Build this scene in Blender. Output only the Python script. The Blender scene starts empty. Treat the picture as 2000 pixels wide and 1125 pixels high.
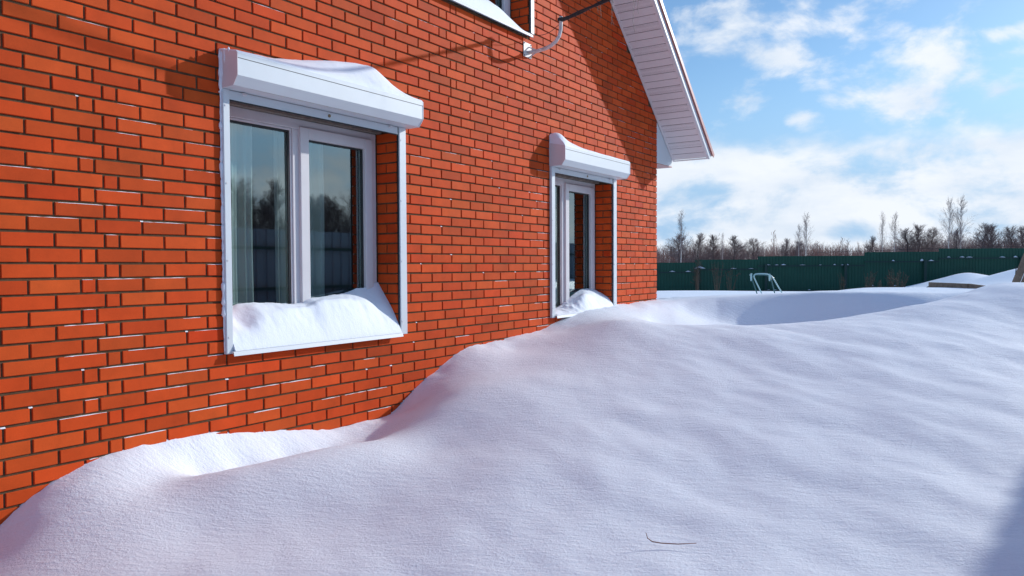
import bpy, bmesh, math, random
import numpy as np
from mathutils import Vector, Matrix, noise as mnoise
rnd = random.Random(7)
SC = bpy.context.scene
COL = SC.collection
R = math.radians

# ------------------------------------------------------------------ camera
F_PX, TH, PI_, RO = 1492.85, .5873, -.0284, -.0050
CAM = Vector((3.9635, 0.0, 2.1))
r0 = Vector((math.cos(TH), math.sin(TH), 0)); f0 = Vector((-math.sin(TH), math.cos(TH), 0)); u0 = Vector((0, 0, 1))
FW = f0*math.cos(PI_)+u0*math.sin(PI_); UP = u0*math.cos(PI_)-f0*math.sin(PI_)
RT = r0*math.cos(RO)+UP*math.sin(RO); UP = UP*math.cos(RO)-r0*math.sin(RO)
cd = bpy.data.cameras.new('camera'); cam = bpy.data.objects.new('camera', cd); COL.objects.link(cam)
cd.sensor_width = 36; cd.lens = F_PX/2000*36; cd.clip_start = .05; cd.clip_end = 3000
cam.matrix_world = Matrix(((RT.x, UP.x, -FW.x, CAM.x), (RT.y, UP.y, -FW.y, CAM.y), (RT.z, UP.z, -FW.z, CAM.z), (0, 0, 0, 1)))
SC.camera = cam

# ------------------------------------------------------------------ materials
def mat(name, col, rough=.6, metal=0., spec=.5, var=0., vscale=8., bump=0., bscale=60., attr=None, bdist=.002):
    m = bpy.data.materials.new(name); m.use_nodes = True
    nt = m.node_tree; N = nt.nodes; L = nt.links
    b = N['Principled BSDF']
    b.inputs['Roughness'].default_value = rough; b.inputs['Metallic'].default_value = metal
    b.inputs['Specular IOR Level'].default_value = spec
    b.inputs['Base Color'].default_value = (*col, 1)
    tc = N.new('ShaderNodeTexCoord')
    src = None
    if var > 0:
        n = N.new('ShaderNodeTexNoise'); n.inputs['Scale'].default_value = vscale; n.inputs['Detail'].default_value = 6
        n.inputs['Roughness'].default_value = .65
        L.new(tc.outputs['Object'], n.inputs['Vector'])
        mp = N.new('ShaderNodeMapRange'); mp.inputs[1].default_value = .3; mp.inputs[2].default_value = .7
        mp.inputs[3].default_value = 1-var; mp.inputs[4].default_value = 1+var
        L.new(n.outputs['Fac'], mp.inputs[0])
        mx = N.new('ShaderNodeVectorMath'); mx.operation = 'SCALE'
        mx.inputs[0].default_value = col
        L.new(mp.outputs[0], mx.inputs['Scale']); src = mx
        L.new(mx.outputs[0], b.inputs['Base Color'])
    if attr:
        at = N.new('ShaderNodeAttribute'); at.attribute_name = attr
        mm = N.new('ShaderNodeMix'); mm.data_type = 'RGBA'; mm.blend_type = 'MULTIPLY'; mm.inputs[0].default_value = 1
        if src: L.new(src.outputs[0], mm.inputs[6])
        else: mm.inputs[6].default_value = (*col, 1)
        L.new(at.outputs['Color'], mm.inputs[7]); L.new(mm.outputs[2], b.inputs['Base Color'])
    if bump > 0:
        n2 = N.new('ShaderNodeTexNoise'); n2.inputs['Scale'].default_value = bscale; n2.inputs['Detail'].default_value = 5
        L.new(tc.outputs['Object'], n2.inputs['Vector'])
        bp = N.new('ShaderNodeBump'); bp.inputs['Strength'].default_value = bump; bp.inputs['Distance'].default_value = bdist
        L.new(n2.outputs['Fac'], bp.inputs['Height']); L.new(bp.outputs[0], b.inputs['Normal'])
    return m

M = {}
M['brick'] = mat('brick', (.59, .072, .012), .68, spec=.12, var=.13, vscale=5, bump=.35, bscale=140, attr='tint', bdist=.0015)
M['mortar'] = mat('mortar', (.125, .080, .045), .95, spec=.1, var=.25, vscale=20, bump=.6, bscale=120)
M['white'] = mat('white_powder_coat', (.66, .705, .735), .42, var=.03, vscale=3)
M['pvc'] = mat('white_pvc', (.70, .68, .69), .35, var=.04, vscale=6)
M['soffit'] = mat('soffit_vinyl', (.74, .67, .67), .5, var=.03, vscale=2)
M['groove'] = mat('soffit_groove', (.30, .25, .25), .8)
M['dirt'] = mat('dust_and_frost', (.30, .25, .19), .95, var=.5, vscale=60)
M['black'] = mat('black_rubber', (.02, .02, .022), .6)
M['dark'] = mat('dark_gasket', (.035, .04, .04), .5)
M['redpaint'] = mat('red_lintel', (.30, .045, .035), .6, var=.35, vscale=12)
M['grey_trim'] = mat('grey_foam_strip', (.20, .18, .15), .9, var=.3, vscale=15, bump=.5)
M['redmetal'] = mat('red_roof_metal', (.50, .20, .17), .38, var=.06)
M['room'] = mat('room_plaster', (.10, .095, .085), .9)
M['brass'] = mat('brass_lock', (.25, .17, .09), .4, metal=.6)
M['greenfence'] = mat('green_sheet_metal', (.003, .066, .038), .6, var=.12, vscale=2)
M['greendark'] = mat('green_rail_paint', (.004, .038, .032), .5)
M['greyfence'] = mat('grey_fence_metal', (.20, .25, .30), .45, var=.12, vscale=1.5)
M['wood'] = mat('weathered_wood', (.22, .16, .11), .85, var=.35, vscale=14, bump=.6, bscale=40)
M['barkdark'] = mat('dark_bark', (.070, .052, .048), .9, var=.3, vscale=3)
M['twigdark'] = mat('dark_twigs', (.20, .135, .12), .9)
M['twigred'] = mat('reddish_twigs', (.24, .12, .10), .9)
M['birch'] = mat('birch_bark', (.52, .45, .40), .8, var=.35, vscale=3)
M['birchtwig'] = mat('birch_twigs', (.21, .15, .14), .9)
M['weed'] = mat('dry_weed', (.055, .038, .026), .9, var=.3, vscale=9)
M['tube'] = mat('pale_tube_paint', (.42, .62, .62), .3, var=.06)
M['teal'] = mat('teal_tube_paint', (.02, .12, .13), .35)
M['grass'] = mat('dry_grass_stem', (.22, .075, .045), .7)
M['ironpaint'] = mat('chipped_white_paint', (.66, .60, .57), .5, var=.30, vscale=30)
M['needle'] = mat('conifer_needles', (.030, .036, .028), .9, var=.4, vscale=1)
M['pinkbook'] = mat('red_carton', (.35, .03, .03), .6)
M['carton'] = mat('white_carton', (.6, .58, .58), .7)
M['shed'] = mat('shed_boards', (.14, .13, .12), .85, var=.3, vscale=6)

def snow_mat(name, big=True):
    m = mat(name, (.845, .89, .955), .62, spec=.3)
    nt = m.node_tree; N = nt.nodes; L = nt.links; b = N['Principled BSDF']; tc = N['Texture Coordinate']
    mr = N.new('ShaderNodeMapping'); mr.inputs['Rotation'].default_value = (0, 0, R(-30)); L.new(tc.outputs['Object'], mr.inputs[0])
    mp = N.new('ShaderNodeMapping'); mp.inputs['Scale'].default_value = (.7, 2.4, 1.)
    L.new(mr.outputs[0], mp.inputs[0])
    n1 = N.new('ShaderNodeTexNoise'); n1.inputs['Scale'].default_value = 15 if big else 12; n1.inputs['Detail'].default_value = 7; n1.inputs['Roughness'].default_value = .62
    L.new(mp.outputs[0], n1.inputs['Vector'])
    n2 = N.new('ShaderNodeTexNoise'); n2.inputs['Scale'].default_value = 75; n2.inputs['Detail'].default_value = 6; n2.inputs['Roughness'].default_value=.7
    L.new(tc.outputs['Object'], n2.inputs['Vector'])
    b1 = N.new('ShaderNodeBump'); b1.inputs['Strength'].default_value = .45 if big else .5; b1.inputs['Distance'].default_value = .016 if big else .006
    L.new(n1.outputs['Fac'], b1.inputs['Height'])
    b2 = N.new('ShaderNodeBump'); b2.inputs['Strength'].default_value = .45; b2.inputs['Distance'].default_value = .012 if big else .004
    L.new(n2.outputs['Fac'], b2.inputs['Height']); L.new(b1.outputs[0], b2.inputs['Normal'])
    L.new(b2.outputs[0], b.inputs['Normal'])
    return m
M['snow'] = snow_mat('wind_packed_snow'); M['snowfine'] = snow_mat('fine_snow', False)

# perforated soffit strip: small holes
def perf_mat():
    m = mat('perforated_soffit', (.70, .63, .63), .5)
    nt = m.node_tree; N = nt.nodes; L = nt.links; b = N['Principled BSDF']; tc = N['Texture Coordinate']
    v = N.new('ShaderNodeTexVoronoi'); v.inputs['Scale'].default_value = 150; v.inputs['Randomness'].default_value = .12
    L.new(tc.outputs['Object'], v.inputs['Vector'])
    cr = N.new('ShaderNodeValToRGB'); cr.color_ramp.elements[0].position = .26; cr.color_ramp.elements[1].position = .36
    cr.color_ramp.elements[0].color = (.34, .29, .29, 1); cr.color_ramp.elements[1].color = (.74, .67, .67, 1)
    L.new(v.outputs['Distance'], cr.inputs[0]); L.new(cr.outputs[0], b.inputs['Base Color'])
    return m
M['perf'] = perf_mat()

GLASS_R = .26
def glass_mat():
    m = bpy.data.materials.new('window_glass'); m.use_nodes = True
    nt = m.node_tree; N = nt.nodes; L = nt.links; N.clear()
    o = N.new('ShaderNodeOutputMaterial'); mx = N.new('ShaderNodeMixShader')
    t = N.new('ShaderNodeBsdfTransparent'); t.inputs[0].default_value = (.82, .90, .88, 1)
    g = N.new('ShaderNodeBsdfGlossy'); g.inputs['Color'].default_value = (.80, .95, .97, 1); g.inputs['Roughness'].default_value = .022
    ge = N.new('ShaderNodeNewGeometry')
    def mth(op, a, b=None):
        q = N.new('ShaderNodeMath'); q.operation = op
        for k, v in enumerate((a, b)):
            if v is None: continue
            if isinstance(v, (int, float)): q.inputs[k].default_value = v
            else: L.new(v, q.inputs[k])
        return q.outputs[0]
    dt = N.new('ShaderNodeVectorMath'); dt.operation = 'DOT_PRODUCT'; L.new(ge.outputs['Incoming'], dt.inputs[0]); L.new(ge.outputs['Normal'], dt.inputs[1])
    c_ = mth('ABSOLUTE', dt.outputs['Value']); f5 = mth('POWER', mth('SUBTRACT', 1, c_), 5.)
    fr = mth('ADD', mth('MULTIPLY', f5, .9), GLASS_R)
    L.new(mth('MULTIPLY', fr, mth('SUBTRACT', 1, ge.outputs['Backfacing'])), mx.inputs[0]); L.new(t.outputs[0], mx.inputs[1]); L.new(g.outputs[0], mx.inputs[2])
    L.new(mx.outputs[0], o.inputs[0]); return m
M['glass'] = glass_mat()
def sheer_mat():
    m = bpy.data.materials.new('sheer_fabric'); m.use_nodes = True
    nt = m.node_tree; N = nt.nodes; L = nt.links; N.clear()
    o = N.new('ShaderNodeOutputMaterial'); mx = N.new('ShaderNodeMixShader'); mx.inputs[0].default_value = .5
    t = N.new('ShaderNodeBsdfTransparent'); a = N.new('ShaderNodeMixShader'); a.inputs[0].default_value = .35
    d = N.new('ShaderNodeBsdfDiffuse'); d.inputs[0].default_value = (.8, .82, .82, 1)
    tr = N.new('ShaderNodeBsdfTranslucent'); tr.inputs[0].default_value = (.8, .82, .82, 1)
    lw = N.new('ShaderNodeLayerWeight'); lw.inputs[0].default_value = .35
    mp = N.new('ShaderNodeMapRange'); mp.inputs[3].default_value = .78; mp.inputs[4].default_value = 1.
    L.new(lw.outputs['Facing'], mp.inputs[0]); L.new(mp.outputs[0], mx.inputs[0])
    L.new(d.outputs[0], a.inputs[1]); L.new(tr.outputs[0], a.inputs[2])
    L.new(t.outputs[0], mx.inputs[1]); L.new(a.outputs[0], mx.inputs[2]); L.new(mx.outputs[0], o.inputs[0]); return m
M['sheer'] = sheer_mat()

# ------------------------------------------------------------------ mesh helpers
class MB:
    def __init__(s): s.v = []; s.f = []; s.mi = []; s.mats = []; s.tint = None; s.cur = 0; s.sm = False
    def face(s, idx, mi=None): s.f.append(tuple(idx)); s.mi.append(s.cur if mi is None else mi)
    def box(s, x0, x1, y0, y1, z0, z1):
        n = len(s.v)
        s.v += [(x0, y0, z0), (x1, y0, z0), (x1, y1, z0), (x0, y1, z0), (x0, y0, z1), (x1, y0, z1), (x1, y1, z1), (x0, y1, z1)]
        for q in ((0, 3, 2, 1), (4, 5, 6, 7), (0, 1, 5, 4), (1, 2, 6, 5), (2, 3, 7, 6), (3, 0, 4, 7)): s.face([n+i for i in q])
        return s
    def bar(s, p, q, w, h=None, up=(0, 0, 1)):     # square bar p to q
        p = Vector(p); q = Vector(q); h = w if h is None else h
        d = (q-p).normalized(); a = d.cross(Vector(up))
        if a.length < 1e-4: a = d.cross(Vector((0, 1, 0)))
        a.normalize(); b = a.cross(d).normalized(); n = len(s.v)
        for c in (p, q):
            for i, j in ((-1, -1), (1, -1), (1, 1), (-1, 1)): s.v.append(tuple(c+a*(i*w/2)+b*(j*h/2)))
        for qd in ((0, 1, 2, 3), (7, 6, 5, 4), (0, 4, 5, 1), (1, 5, 6, 2), (2, 6, 7, 3), (3, 7, 4, 0)): s.face([n+i for i in qd])
        return s
    def tube(s, pts, rad, k=8, cap=True):
        pts = [Vector(p) for p in pts]; m = len(pts)
        rad = rad if isinstance(rad, (list, tuple)) else [rad]*m
        n = len(s.v); ref = None
        for i, p in enumerate(pts):
            d = (pts[min(i+1, m-1)]-pts[max(i-1, 0)]).normalized()
            if ref is None:
                ref = d.orthogonal().normalized()
            ref = (ref-d*ref.dot(d)).normalized(); b = d.cross(ref)
            for j in range(k):
                a = 2*math.pi*j/k; s.v.append(tuple(p+(ref*math.cos(a)+b*math.sin(a))*rad[i]))
        for i in range(m-1):
            for j in range(k):
                s.face((n+i*k+j, n+i*k+(j+1) % k, n+(i+1)*k+(j+1) % k, n+(i+1)*k+j))
        if cap:
            s.face([n+j for j in range(k)][::-1]); s.face([n+(m-1)*k+j for j in range(k)])
        return s
    def prism(s, poly, y0, y1, axis='y'):         # poly in (x,z) extruded along y
        n = len(s.v); k = len(poly)
        for y in (y0, y1):
            for (a, b) in poly: s.v.append((a, y, b) if axis == 'y' else (y, a, b))
        s.face([n+i for i in range(k)]); s.face([n+k+i for i in range(k)][::-1])
        for i in range(k): s.face((n+i, n+k+i, n+k+(i+1) % k, n+(i+1) % k))
        return s
    def build(s, name, mats, parent=None, bevel=0, smooth=False, fix=True):
        me = bpy.data.meshes.new(name); me.from_pydata([tuple(v) for v in s.v], [], s.f); me.update()
        for m in (mats if isinstance(mats, (list, tuple)) else [mats]): me.materials.append(m)
        if len(s.mi) == len(me.polygons): me.polygons.foreach_set('material_index', s.mi)
        if fix:
            bm = bmesh.new(); bm.from_mesh(me); bmesh.ops.recalc_face_normals(bm, faces=bm.faces); bm.to_mesh(me); bm.free()
        if smooth: me.polygons.foreach_set('use_smooth', [True]*len(me.polygons))
        o = bpy.data.objects.new(name, me); COL.objects.link(o)
        if parent:
            o.parent = parent
        if bevel:
            b = o.modifiers.new('bevel', 'BEVEL'); b.width = bevel; b.segments = 2; b.limit_method = 'ANGLE'; b.angle_limit = R(40); b.harden_normals = False
        return o
def empty(name, loc=(0, 0, 0), rz=0):
    o = bpy.data.objects.new(name, None); COL.objects.link(o); o.location = loc; o.rotation_euler = (0, 0, rz); o.empty_display_size = .2
    return o
def tag(o, label, cat, group=None, kind=None):
    o['label'] = label; o['category'] = cat
    if group: o['group'] = group
    if kind: o['kind'] = kind
    return o
def interp(x, pts):
    return float(np.interp(x, [p[0] for p in pts], [p[1] for p in pts]))
def sinterp(x, pts):   # smooth interpolation
    for i in range(len(pts)-1):
        if x <= pts[i+1][0] or i == len(pts)-2:
            x0, y0 = pts[i]; x1, y1 = pts[i+1]
            m0 = (y1-pts[i-1][1])/(x1-pts[i-1][0]) if i > 0 else (y1-y0)/(x1-x0)
            m1 = (pts[i+2][1]-y0)/(pts[i+2][0]-x0) if i < len(pts)-2 else (y1-y0)/(x1-x0)
            h = x1-x0; t = min(1, max(0, (x-x0)/h))
            return (2*t**3-3*t*t+1)*y0+(t**3-2*t*t+t)*h*m0+(-2*t**3+3*t*t)*y1+(t**3-t*t)*h*m1

# ================================================================== HOUSE
T_END = 9.376; T_BEG = -1.6
ZROW0 = 1.4715; CH = .0770
SLOPE = .8530
Z_RAKE = 3.969                      # soffit height at the corner
T_MID = (T_END+T_BEG)/2
def rake_z(t): return Z_RAKE+(T_END-t)*SLOPE if t > T_MID else Z_RAKE+(t-T_BEG)*SLOPE
OPEN = [(2.885, 4.374, 1.585, 3.150), (6.715, 8.030, 1.585, 3.085), (4.80, 6.262, 4.302, 5.80)]
house = empty('brick_house', (0, 4, 0)); house.location = (0, 0, 0)
tag(house, 'orange red brick house gable wall with shuttered windows, standing in deep snow', 'house')

def joints_for_row(r):
    """list of head joint positions t for course r"""
    J = []
    def chain(a, step, lo, hi):
        t = a
        while t > lo: t -= step
        out = []
        t += step
        while t < hi: out.append(t); t += step
        return out
    odd = r % 2
    if r >= 22:
        if odd: a = chain(1.805, .254, T_BEG, 2.65)+[2.82+.26*i for i in range(0, 8)]+[4.909-.008, 5.053 if r < 29 else 4.998, 5.318 if r < 29 else 5.25]
        else:   a = chain(1.676, .2535, T_BEG, 2.80)+[2.955+.26*i for i in range(0, 8)]+([5.02, 5.189, 5.384] if r < 28 else [4.81+.24, 5.128, 5.387])
        last = a[-1]
        return a+[last+.257*i for i in range(1, 40) if last+.257*i < T_END-.06]
    if odd:
        L_ = chain(1.766, .252, T_BEG, 2.03)+[2.016, 2.094, 2.345, 2.602]
    else:
        L_ = chain(1.643, .251, T_BEG, 1.95)+[1.891, 2.140, 2.217, 2.471, 2.735]
    L_ = sorted(set(round(x, 3) for x in L_))
    L_ = [x for i, x in enumerate(L_) if i == 0 or x-L_[i-1] > .05]
    last = L_[-1]
    if r <= 0:
        a = L_+[last+.2612*i for i in range(1, 60)]
    elif r <= 3:
        base = 4.698 if odd else 4.60
        a = L_+[last+.26*i for i in range(1, 7)]+[base+.2575*i for i in range(0, 30)]
    else:
        if odd: mid = [4.529, 4.790, 5.049, 5.311, 5.507, 5.764, 6.02, 6.276, 6.528]
        else: mid = [4.658, 4.919, 5.183, 5.389, 5.646, 5.902, 6.148, 6.408, 6.64]
        rt = [8.318, 8.567, 8.810, 9.045, 9.281] if odd else [8.195, 8.447, 8.699, 8.935, 9.156]
        a = L_+[last+.26*i for i in range(1, 7)]+mid+[mid[-1]+.25*i for i in range(1, 7)]+rt
    a = sorted(a); out = []
    for x in a:
        if x < T_END-.05 and (not out or x-out[-1] > .045): out.append(x)
    return out

wall = MB(); tints = []
def brick(mb, P, du, dz, nrm, u0, u1, z0, z1, dep, tint):
    """a brick face with a chamfer: P(u,z,d) -> point"""
    c = .0022; n = len(mb.v); j = lambda: rnd.uniform(-.0009, .0009)
    out = rnd.uniform(-.0012, .0012)
    b = [(u0, z0), (u1, z0), (u1, z1), (u0, z1)]
    tilt = [rnd.uniform(-.0010, .0010) for _ in range(4)]
    for (u, z) in b: mb.v.append(P(u, z, -dep))
    e = [(u+j(), z+j()) for u, z in b]
    for (u, z) in e: mb.v.append(P(u, z, -c+out))
    sg = [(1, 1), (-1, 1), (-1, -1), (1, -1)]
    for i, (u, z) in enumerate(e): mb.v.append(P(u+sg[i][0]*c, z+sg[i][1]*c, out+tilt[i]))
    for k in range(4):
        a = k; q = (k+1) % 4
        mb.face((n+a, n+q, n+4+q, n+4+a)); mb.face((n+4+a, n+4+q, n+8+q, n+8+a))
    mb.face((n+8, n+9, n+10, n+11))
    tints.extend([tint]*9)
def btint():
    k = rnd.gauss(1, .07); h = rnd.gauss(0, .04)
    if rnd.random() < .10: k *= .86
    return (max(.6, k), max(.4, k*(1+h*2.2)), max(.3, k*(1+h*2.5)))
JW, JH = .0066, .0063     # half joints
Pw = lambda u, z, d: (d, u, z)
def clip_open(u0, u1, z0, z1):
    segs = [(u0, u1)]
    for (a, b, c, d) in OPEN:
        if z1 > c+.01 and z0 < d-.01:
            new = []
            for (p, q) in segs:
                if q <= a or p >= b: new.append((p, q)); continue
                if p < a-.02: new.append((p, a))
                if q > b+.02: new.append((b, q))
            segs = new
    return segs
snowslots = []
for r in range(-12, 96):
    zc = ZROW0+r*CH; z0 = zc-CH/2+JH; z1 = zc+CH/2-JH
    js = [T_BEG]+joints_for_row(r)+[T_END+JW]
    wob = [rnd.uniform(-.0012, .0012) for _ in js]
    for i in range(len(js)-1):
        a = js[i]+JW+wob[i]*1.0; b = js[i+1]-JW+(wob[i+1] if i+1 < len(js)-1 else 0)
        mid = (a+b)/2
        lim = rake_z(b if mid > T_MID else a)
        if z1 > rake_z(a) and z1 > rake_z(b): continue
        for (p, q) in clip_open(a, b, z0, z1):
            if q-p < .015: continue
            dz = rnd.uniform(-.0012, .0012)
            brick(wall, Pw, 0, 0, 0, p, q, z0+dz, z1+dz, .012, btint())
            if r < 60: snowslots.append((p, q, z1+dz, r))
# reveals (jamb brickwork) on the +t side of each opening, facing -t
for (a, b, c, d) in OPEN:
    for r in range(-2, 60):
        zc = ZROW0+r*CH
        if zc < c or zc > d: continue
        z0 = zc-CH/2+JH; z1 = zc+CH/2-JH
        for side, tt in ((1, b), (-1, a)):
            Pr = (lambda u, z, dd, tt=tt, side=side: (u, tt-side*dd-side*.001, z))
            cuts = [(-.2, -.0115)] if r % 2 else [(-.2, -.108), (-.098, -.0115)]
            for (p, q) in cuts: brick(wall, Pr, 0, 0, 0, p, q, z0, z1, .010, btint())
# mortar bed with openings
nb = len(wall.f)
wall.cur = 1
MX0, MX1 = -.27, -.0095
def mortar(t0, t1, z0, z1): wall.box(MX0, MX1, t0, t1, z0, z1)
ZB = .2
def zspan(t0, t1, holes, ztop):
    z = ZB
    for (c, d) in holes:
        mortar(t0, t1, z, c); z = d
    mortar(t0, t1, z, ztop)
o1, o2, o3 = OPEN
ZT = Z_RAKE-.03
cols = [(T_BEG, o1[0]-.008), (o1[0]-.008, o1[1]+.008), (o1[1]+.008, o2[0]-.008), (o2[0]-.008, o2[1]+.008), (o2[1]+.008, T_END-.006)]
for i, (p, q) in enumerate(cols):
    hs = [(o1[2], o1[3])] if i == 1 else [(o2[2], o2[3])] if i == 3 else []
    zspan(p, q, hs, ZT)
# gable above ZT, minus window 3
def gable(t0, t1, z0):
    pts = [(t0, z0), (t1, z0), (t1, rake_z(t1))]
    if t0 < T_MID < t1: pts.append((T_MID, rake_z(T_MID)))
    pts.append((t0, rake_z(t0)))
    n = len(wall.v); k = len(pts)
    for x in (MX1, MX0):
        for (t, z) in pts: wall.v.append((x, t, z))
    wall.face([n+i for i in range(k)]); wall.face([n+k+i for i in range(k)][::-1])
    for i in range(k): wall.face((n+i, n+k+i, n+k+(i+1) % k, n+(i+1) % k))
gable(T_BEG, o3[0]-.008, ZT); gable(o3[1]+.008, T_END-.006, ZT)
mortar(o3[0]-.008, o3[1]+.008, ZT, o3[2]); gable(o3[0]-.008, o3[1]+.008, o3[3])
nm = len(wall.f)-nb
wall_o = wall.build('wall', [M['brick'], M['mortar']], house, fix=False)
me = wall_o.data
bm = bmesh.new(); bm.from_mesh(me); bmesh.ops.recalc_face_normals(bm, faces=bm.faces); bm.to_mesh(me); bm.free()
ca = me.color_attributes.new('tint', 'FLOAT_COLOR', 'CORNER')
arr = []
for p, t in zip(me.polygons, tints+[(1, 1, 1)]*nm): arr += [t[0], t[1], t[2], 1]*p.loop_total
ca.data.foreach_set('color', arr)

# end wall + body (faces away from the camera)
b = MB(); b.box(-8, MX0-.002, T_END-.25, T_END-.006, ZB, Z_RAKE-.02); b.box(-8, MX0-.002, T_BEG, T_BEG+.2, ZB, Z_RAKE-.02); b.box(-8.2, -8.002, T_BEG, T_END, ZB, Z_RAKE-.02)
b.build('rear_wall', M['brick'], house)
# snow in the bed joints
sj = MB()
for (p, q, z, r) in snowslots:
    if z < .95 or z > 4.9: continue
    t = (p+q)/2
    # more snow low and to the left of the first window; a little higher up
    prob = .02
    if t < 2.9: prob = .17 if z < 3.0 else .03
    if t < 1.9: prob *= .3
    if 2.0 < t < 2.9 and z < 2.9: prob = .36
    if 4.4 < t < 6.7: prob = .03
    if 6.3 < t < 6.7 and z < 3.1: prob = .7
    if t > 8.1: prob = .15
    if z < 1.45: prob = .20 if t > 2.2 and t < 5 else prob
    if rnd.random() > prob: 
        # small pockets where a head joint meets the bed
        if rnd.random() < .06:
            u = q+JW; w = rnd.uniform(.005, .012); zz = z+.0002-CH+JH*2
            sj.prism([(-.0098, z-.0005), (-.0025, z-.0005), (-.0098, z+.007)], u-w, u+w)
        continue
    a = p+(q-p)*rnd.choice([0, 0, rnd.random()*.6]); e = q-(q-p)*rnd.choice([0, 0, rnd.random()*.3])
    if e-a < .02: continue
    k = max(2, int((e-a)/.03)); hs = [rnd.uniform(.0006, .0034) for _ in range(k+1)]; ds = [rnd.uniform(-.004, .0006) for _ in range(k+1)]
    n = len(sj.v)
    for i in range(k+1):
        tt = a+(e-a)*i/k; h = hs[i] if 0 < i < k else .001
        sj.v += [(-.0098, tt, z-.001), (ds[i], tt, z-.0003), (ds[i]-.001, tt, z+h*.6), (-.0098, tt, z+h)]
    for i in range(k):
        for c in range(3): sj.face((n+4*i+c, n+4*i+4+c, n+4*i+5+c, n+4*i+1+c))
js_o = sj.build('joint_snow', M['snowfine'], house); js_o['kind'] = 'stuff'
js_o['label'] = 'thin lines of snow caught in the brick joints'

# ---------------- windows
XF = -.20
def ring(mb, x0, x1, t0, t1, z0, z1, w, wt=None, wb=None):
    wt = wt or w; wb = wb or w
    mb.box(x0, x1, t0, t0+w, z0, z1); mb.box(x0, x1, t1-w, t1, z0, z1)
    mb.box(x0, x1, t0+w, t1-w, z1-wt, z1); mb.box(x0, x1, t0+w, t1-w, z0, z0+wb)
def window(op, mull, fix_left=True, ztop=None):
    a, b_, c, d = op; c -= .04
    fr = MB(); zt = ztop or d-.028
    ring(fr, XF-.07, XF, a+.002, b_-.012, c+.03, zt, .062, .068, .06)
    fr.box(XF-.066, XF-.004, mull-.018, mull+.05, c+.09, zt-.068)
    fo = fr.build('window', M['pvc'], house, bevel=.004)
    # fixed left leaf bead, opening right sash
    bd = MB(); ring(bd, XF-.055, XF-.012, a+.066, mull-.019, c+.092, zt-.07, .014); bd.build('glazing_bead', M['pvc'], fo, bevel=.002)
    sa = MB(); ring(sa, XF-.062, XF+.016, mull+.035, b_-.063, c+.082, zt-.050, .078); so = sa.build('sash', M['pvc'], fo, bevel=.005)
    gk = MB(); ring(gk, XF-.034, XF-.018, a+.0805, mull-.0335, c+.1065, zt-.0845, .012)  # gasket, widened on this leaf to draw in a dark reflection and gap
    ring(gk, XF-.034, XF-.012, mull+.1135, b_-.1415, c+.1605, zt-.1285, .007)
    gk.build('gasket', M['dark'], fo)
    g1 = MB(); g1.box(XF-.046, XF-.036, a+.080, mull-.033, c+.106, zt-.084); g1.build('pane', M['glass'], fo)
    g2 = MB(); g2.box(XF-.046, XF-.036, mull+.113, b_-.141, c+.160, zt-.128); g2.build('pane', M['glass'], fo)
    # outer metal sill with front lip
    si = MB(); zl = c+.045
    si.prism([(XF+.001, zl+.035), (.048, zl+.006), (.055, zl-.020), (.052, zl-.021), (.0455, zl+.002), (XF+.001, zl+.031)], a-.012, b_+.004)
    sl = si.build('window_sill', M['white'], fo)
    # red painted lintel underside and foam strip
    ln = MB(); ln.box(XF+.055, -.012, a+.001, b_-.001, d-.0012, d+.02); ln.build('lintel', M['redpaint'], fo)
    st = MB(); st.box(XF-.001, XF+.053, a+.001, b_-.001, zt+.001, d+.018); st.build('foam_strip', M['grey_trim'], fo)
    # foam edge at right of frame
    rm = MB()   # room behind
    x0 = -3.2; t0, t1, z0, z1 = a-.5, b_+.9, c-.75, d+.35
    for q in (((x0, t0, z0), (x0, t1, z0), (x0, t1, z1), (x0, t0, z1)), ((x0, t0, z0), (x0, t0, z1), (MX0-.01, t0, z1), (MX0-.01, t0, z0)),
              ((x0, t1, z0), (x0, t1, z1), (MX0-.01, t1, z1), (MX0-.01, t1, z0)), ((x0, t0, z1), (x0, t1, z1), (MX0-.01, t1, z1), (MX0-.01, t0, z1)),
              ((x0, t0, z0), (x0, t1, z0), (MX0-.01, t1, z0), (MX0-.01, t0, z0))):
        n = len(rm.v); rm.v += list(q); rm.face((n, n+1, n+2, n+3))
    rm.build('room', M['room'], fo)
    isl = MB(); isl.box(-.62, -.271, a-.04, b_+.04, c+.05, c+.085); isl.build('inner_sill', M['pvc'], fo)
    return fo
win1 = window(OPEN[0], 3.57); win1['label'] = 'wide double window nearest the camera, snow on its sill'
win2 = window(OPEN[1], 7.265); win2['label'] = 'narrower far window near the corner of the house'
win3 = window(OPEN[2], 5.45); win3['label'] = 'upper window cut by the top of the photo'

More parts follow.
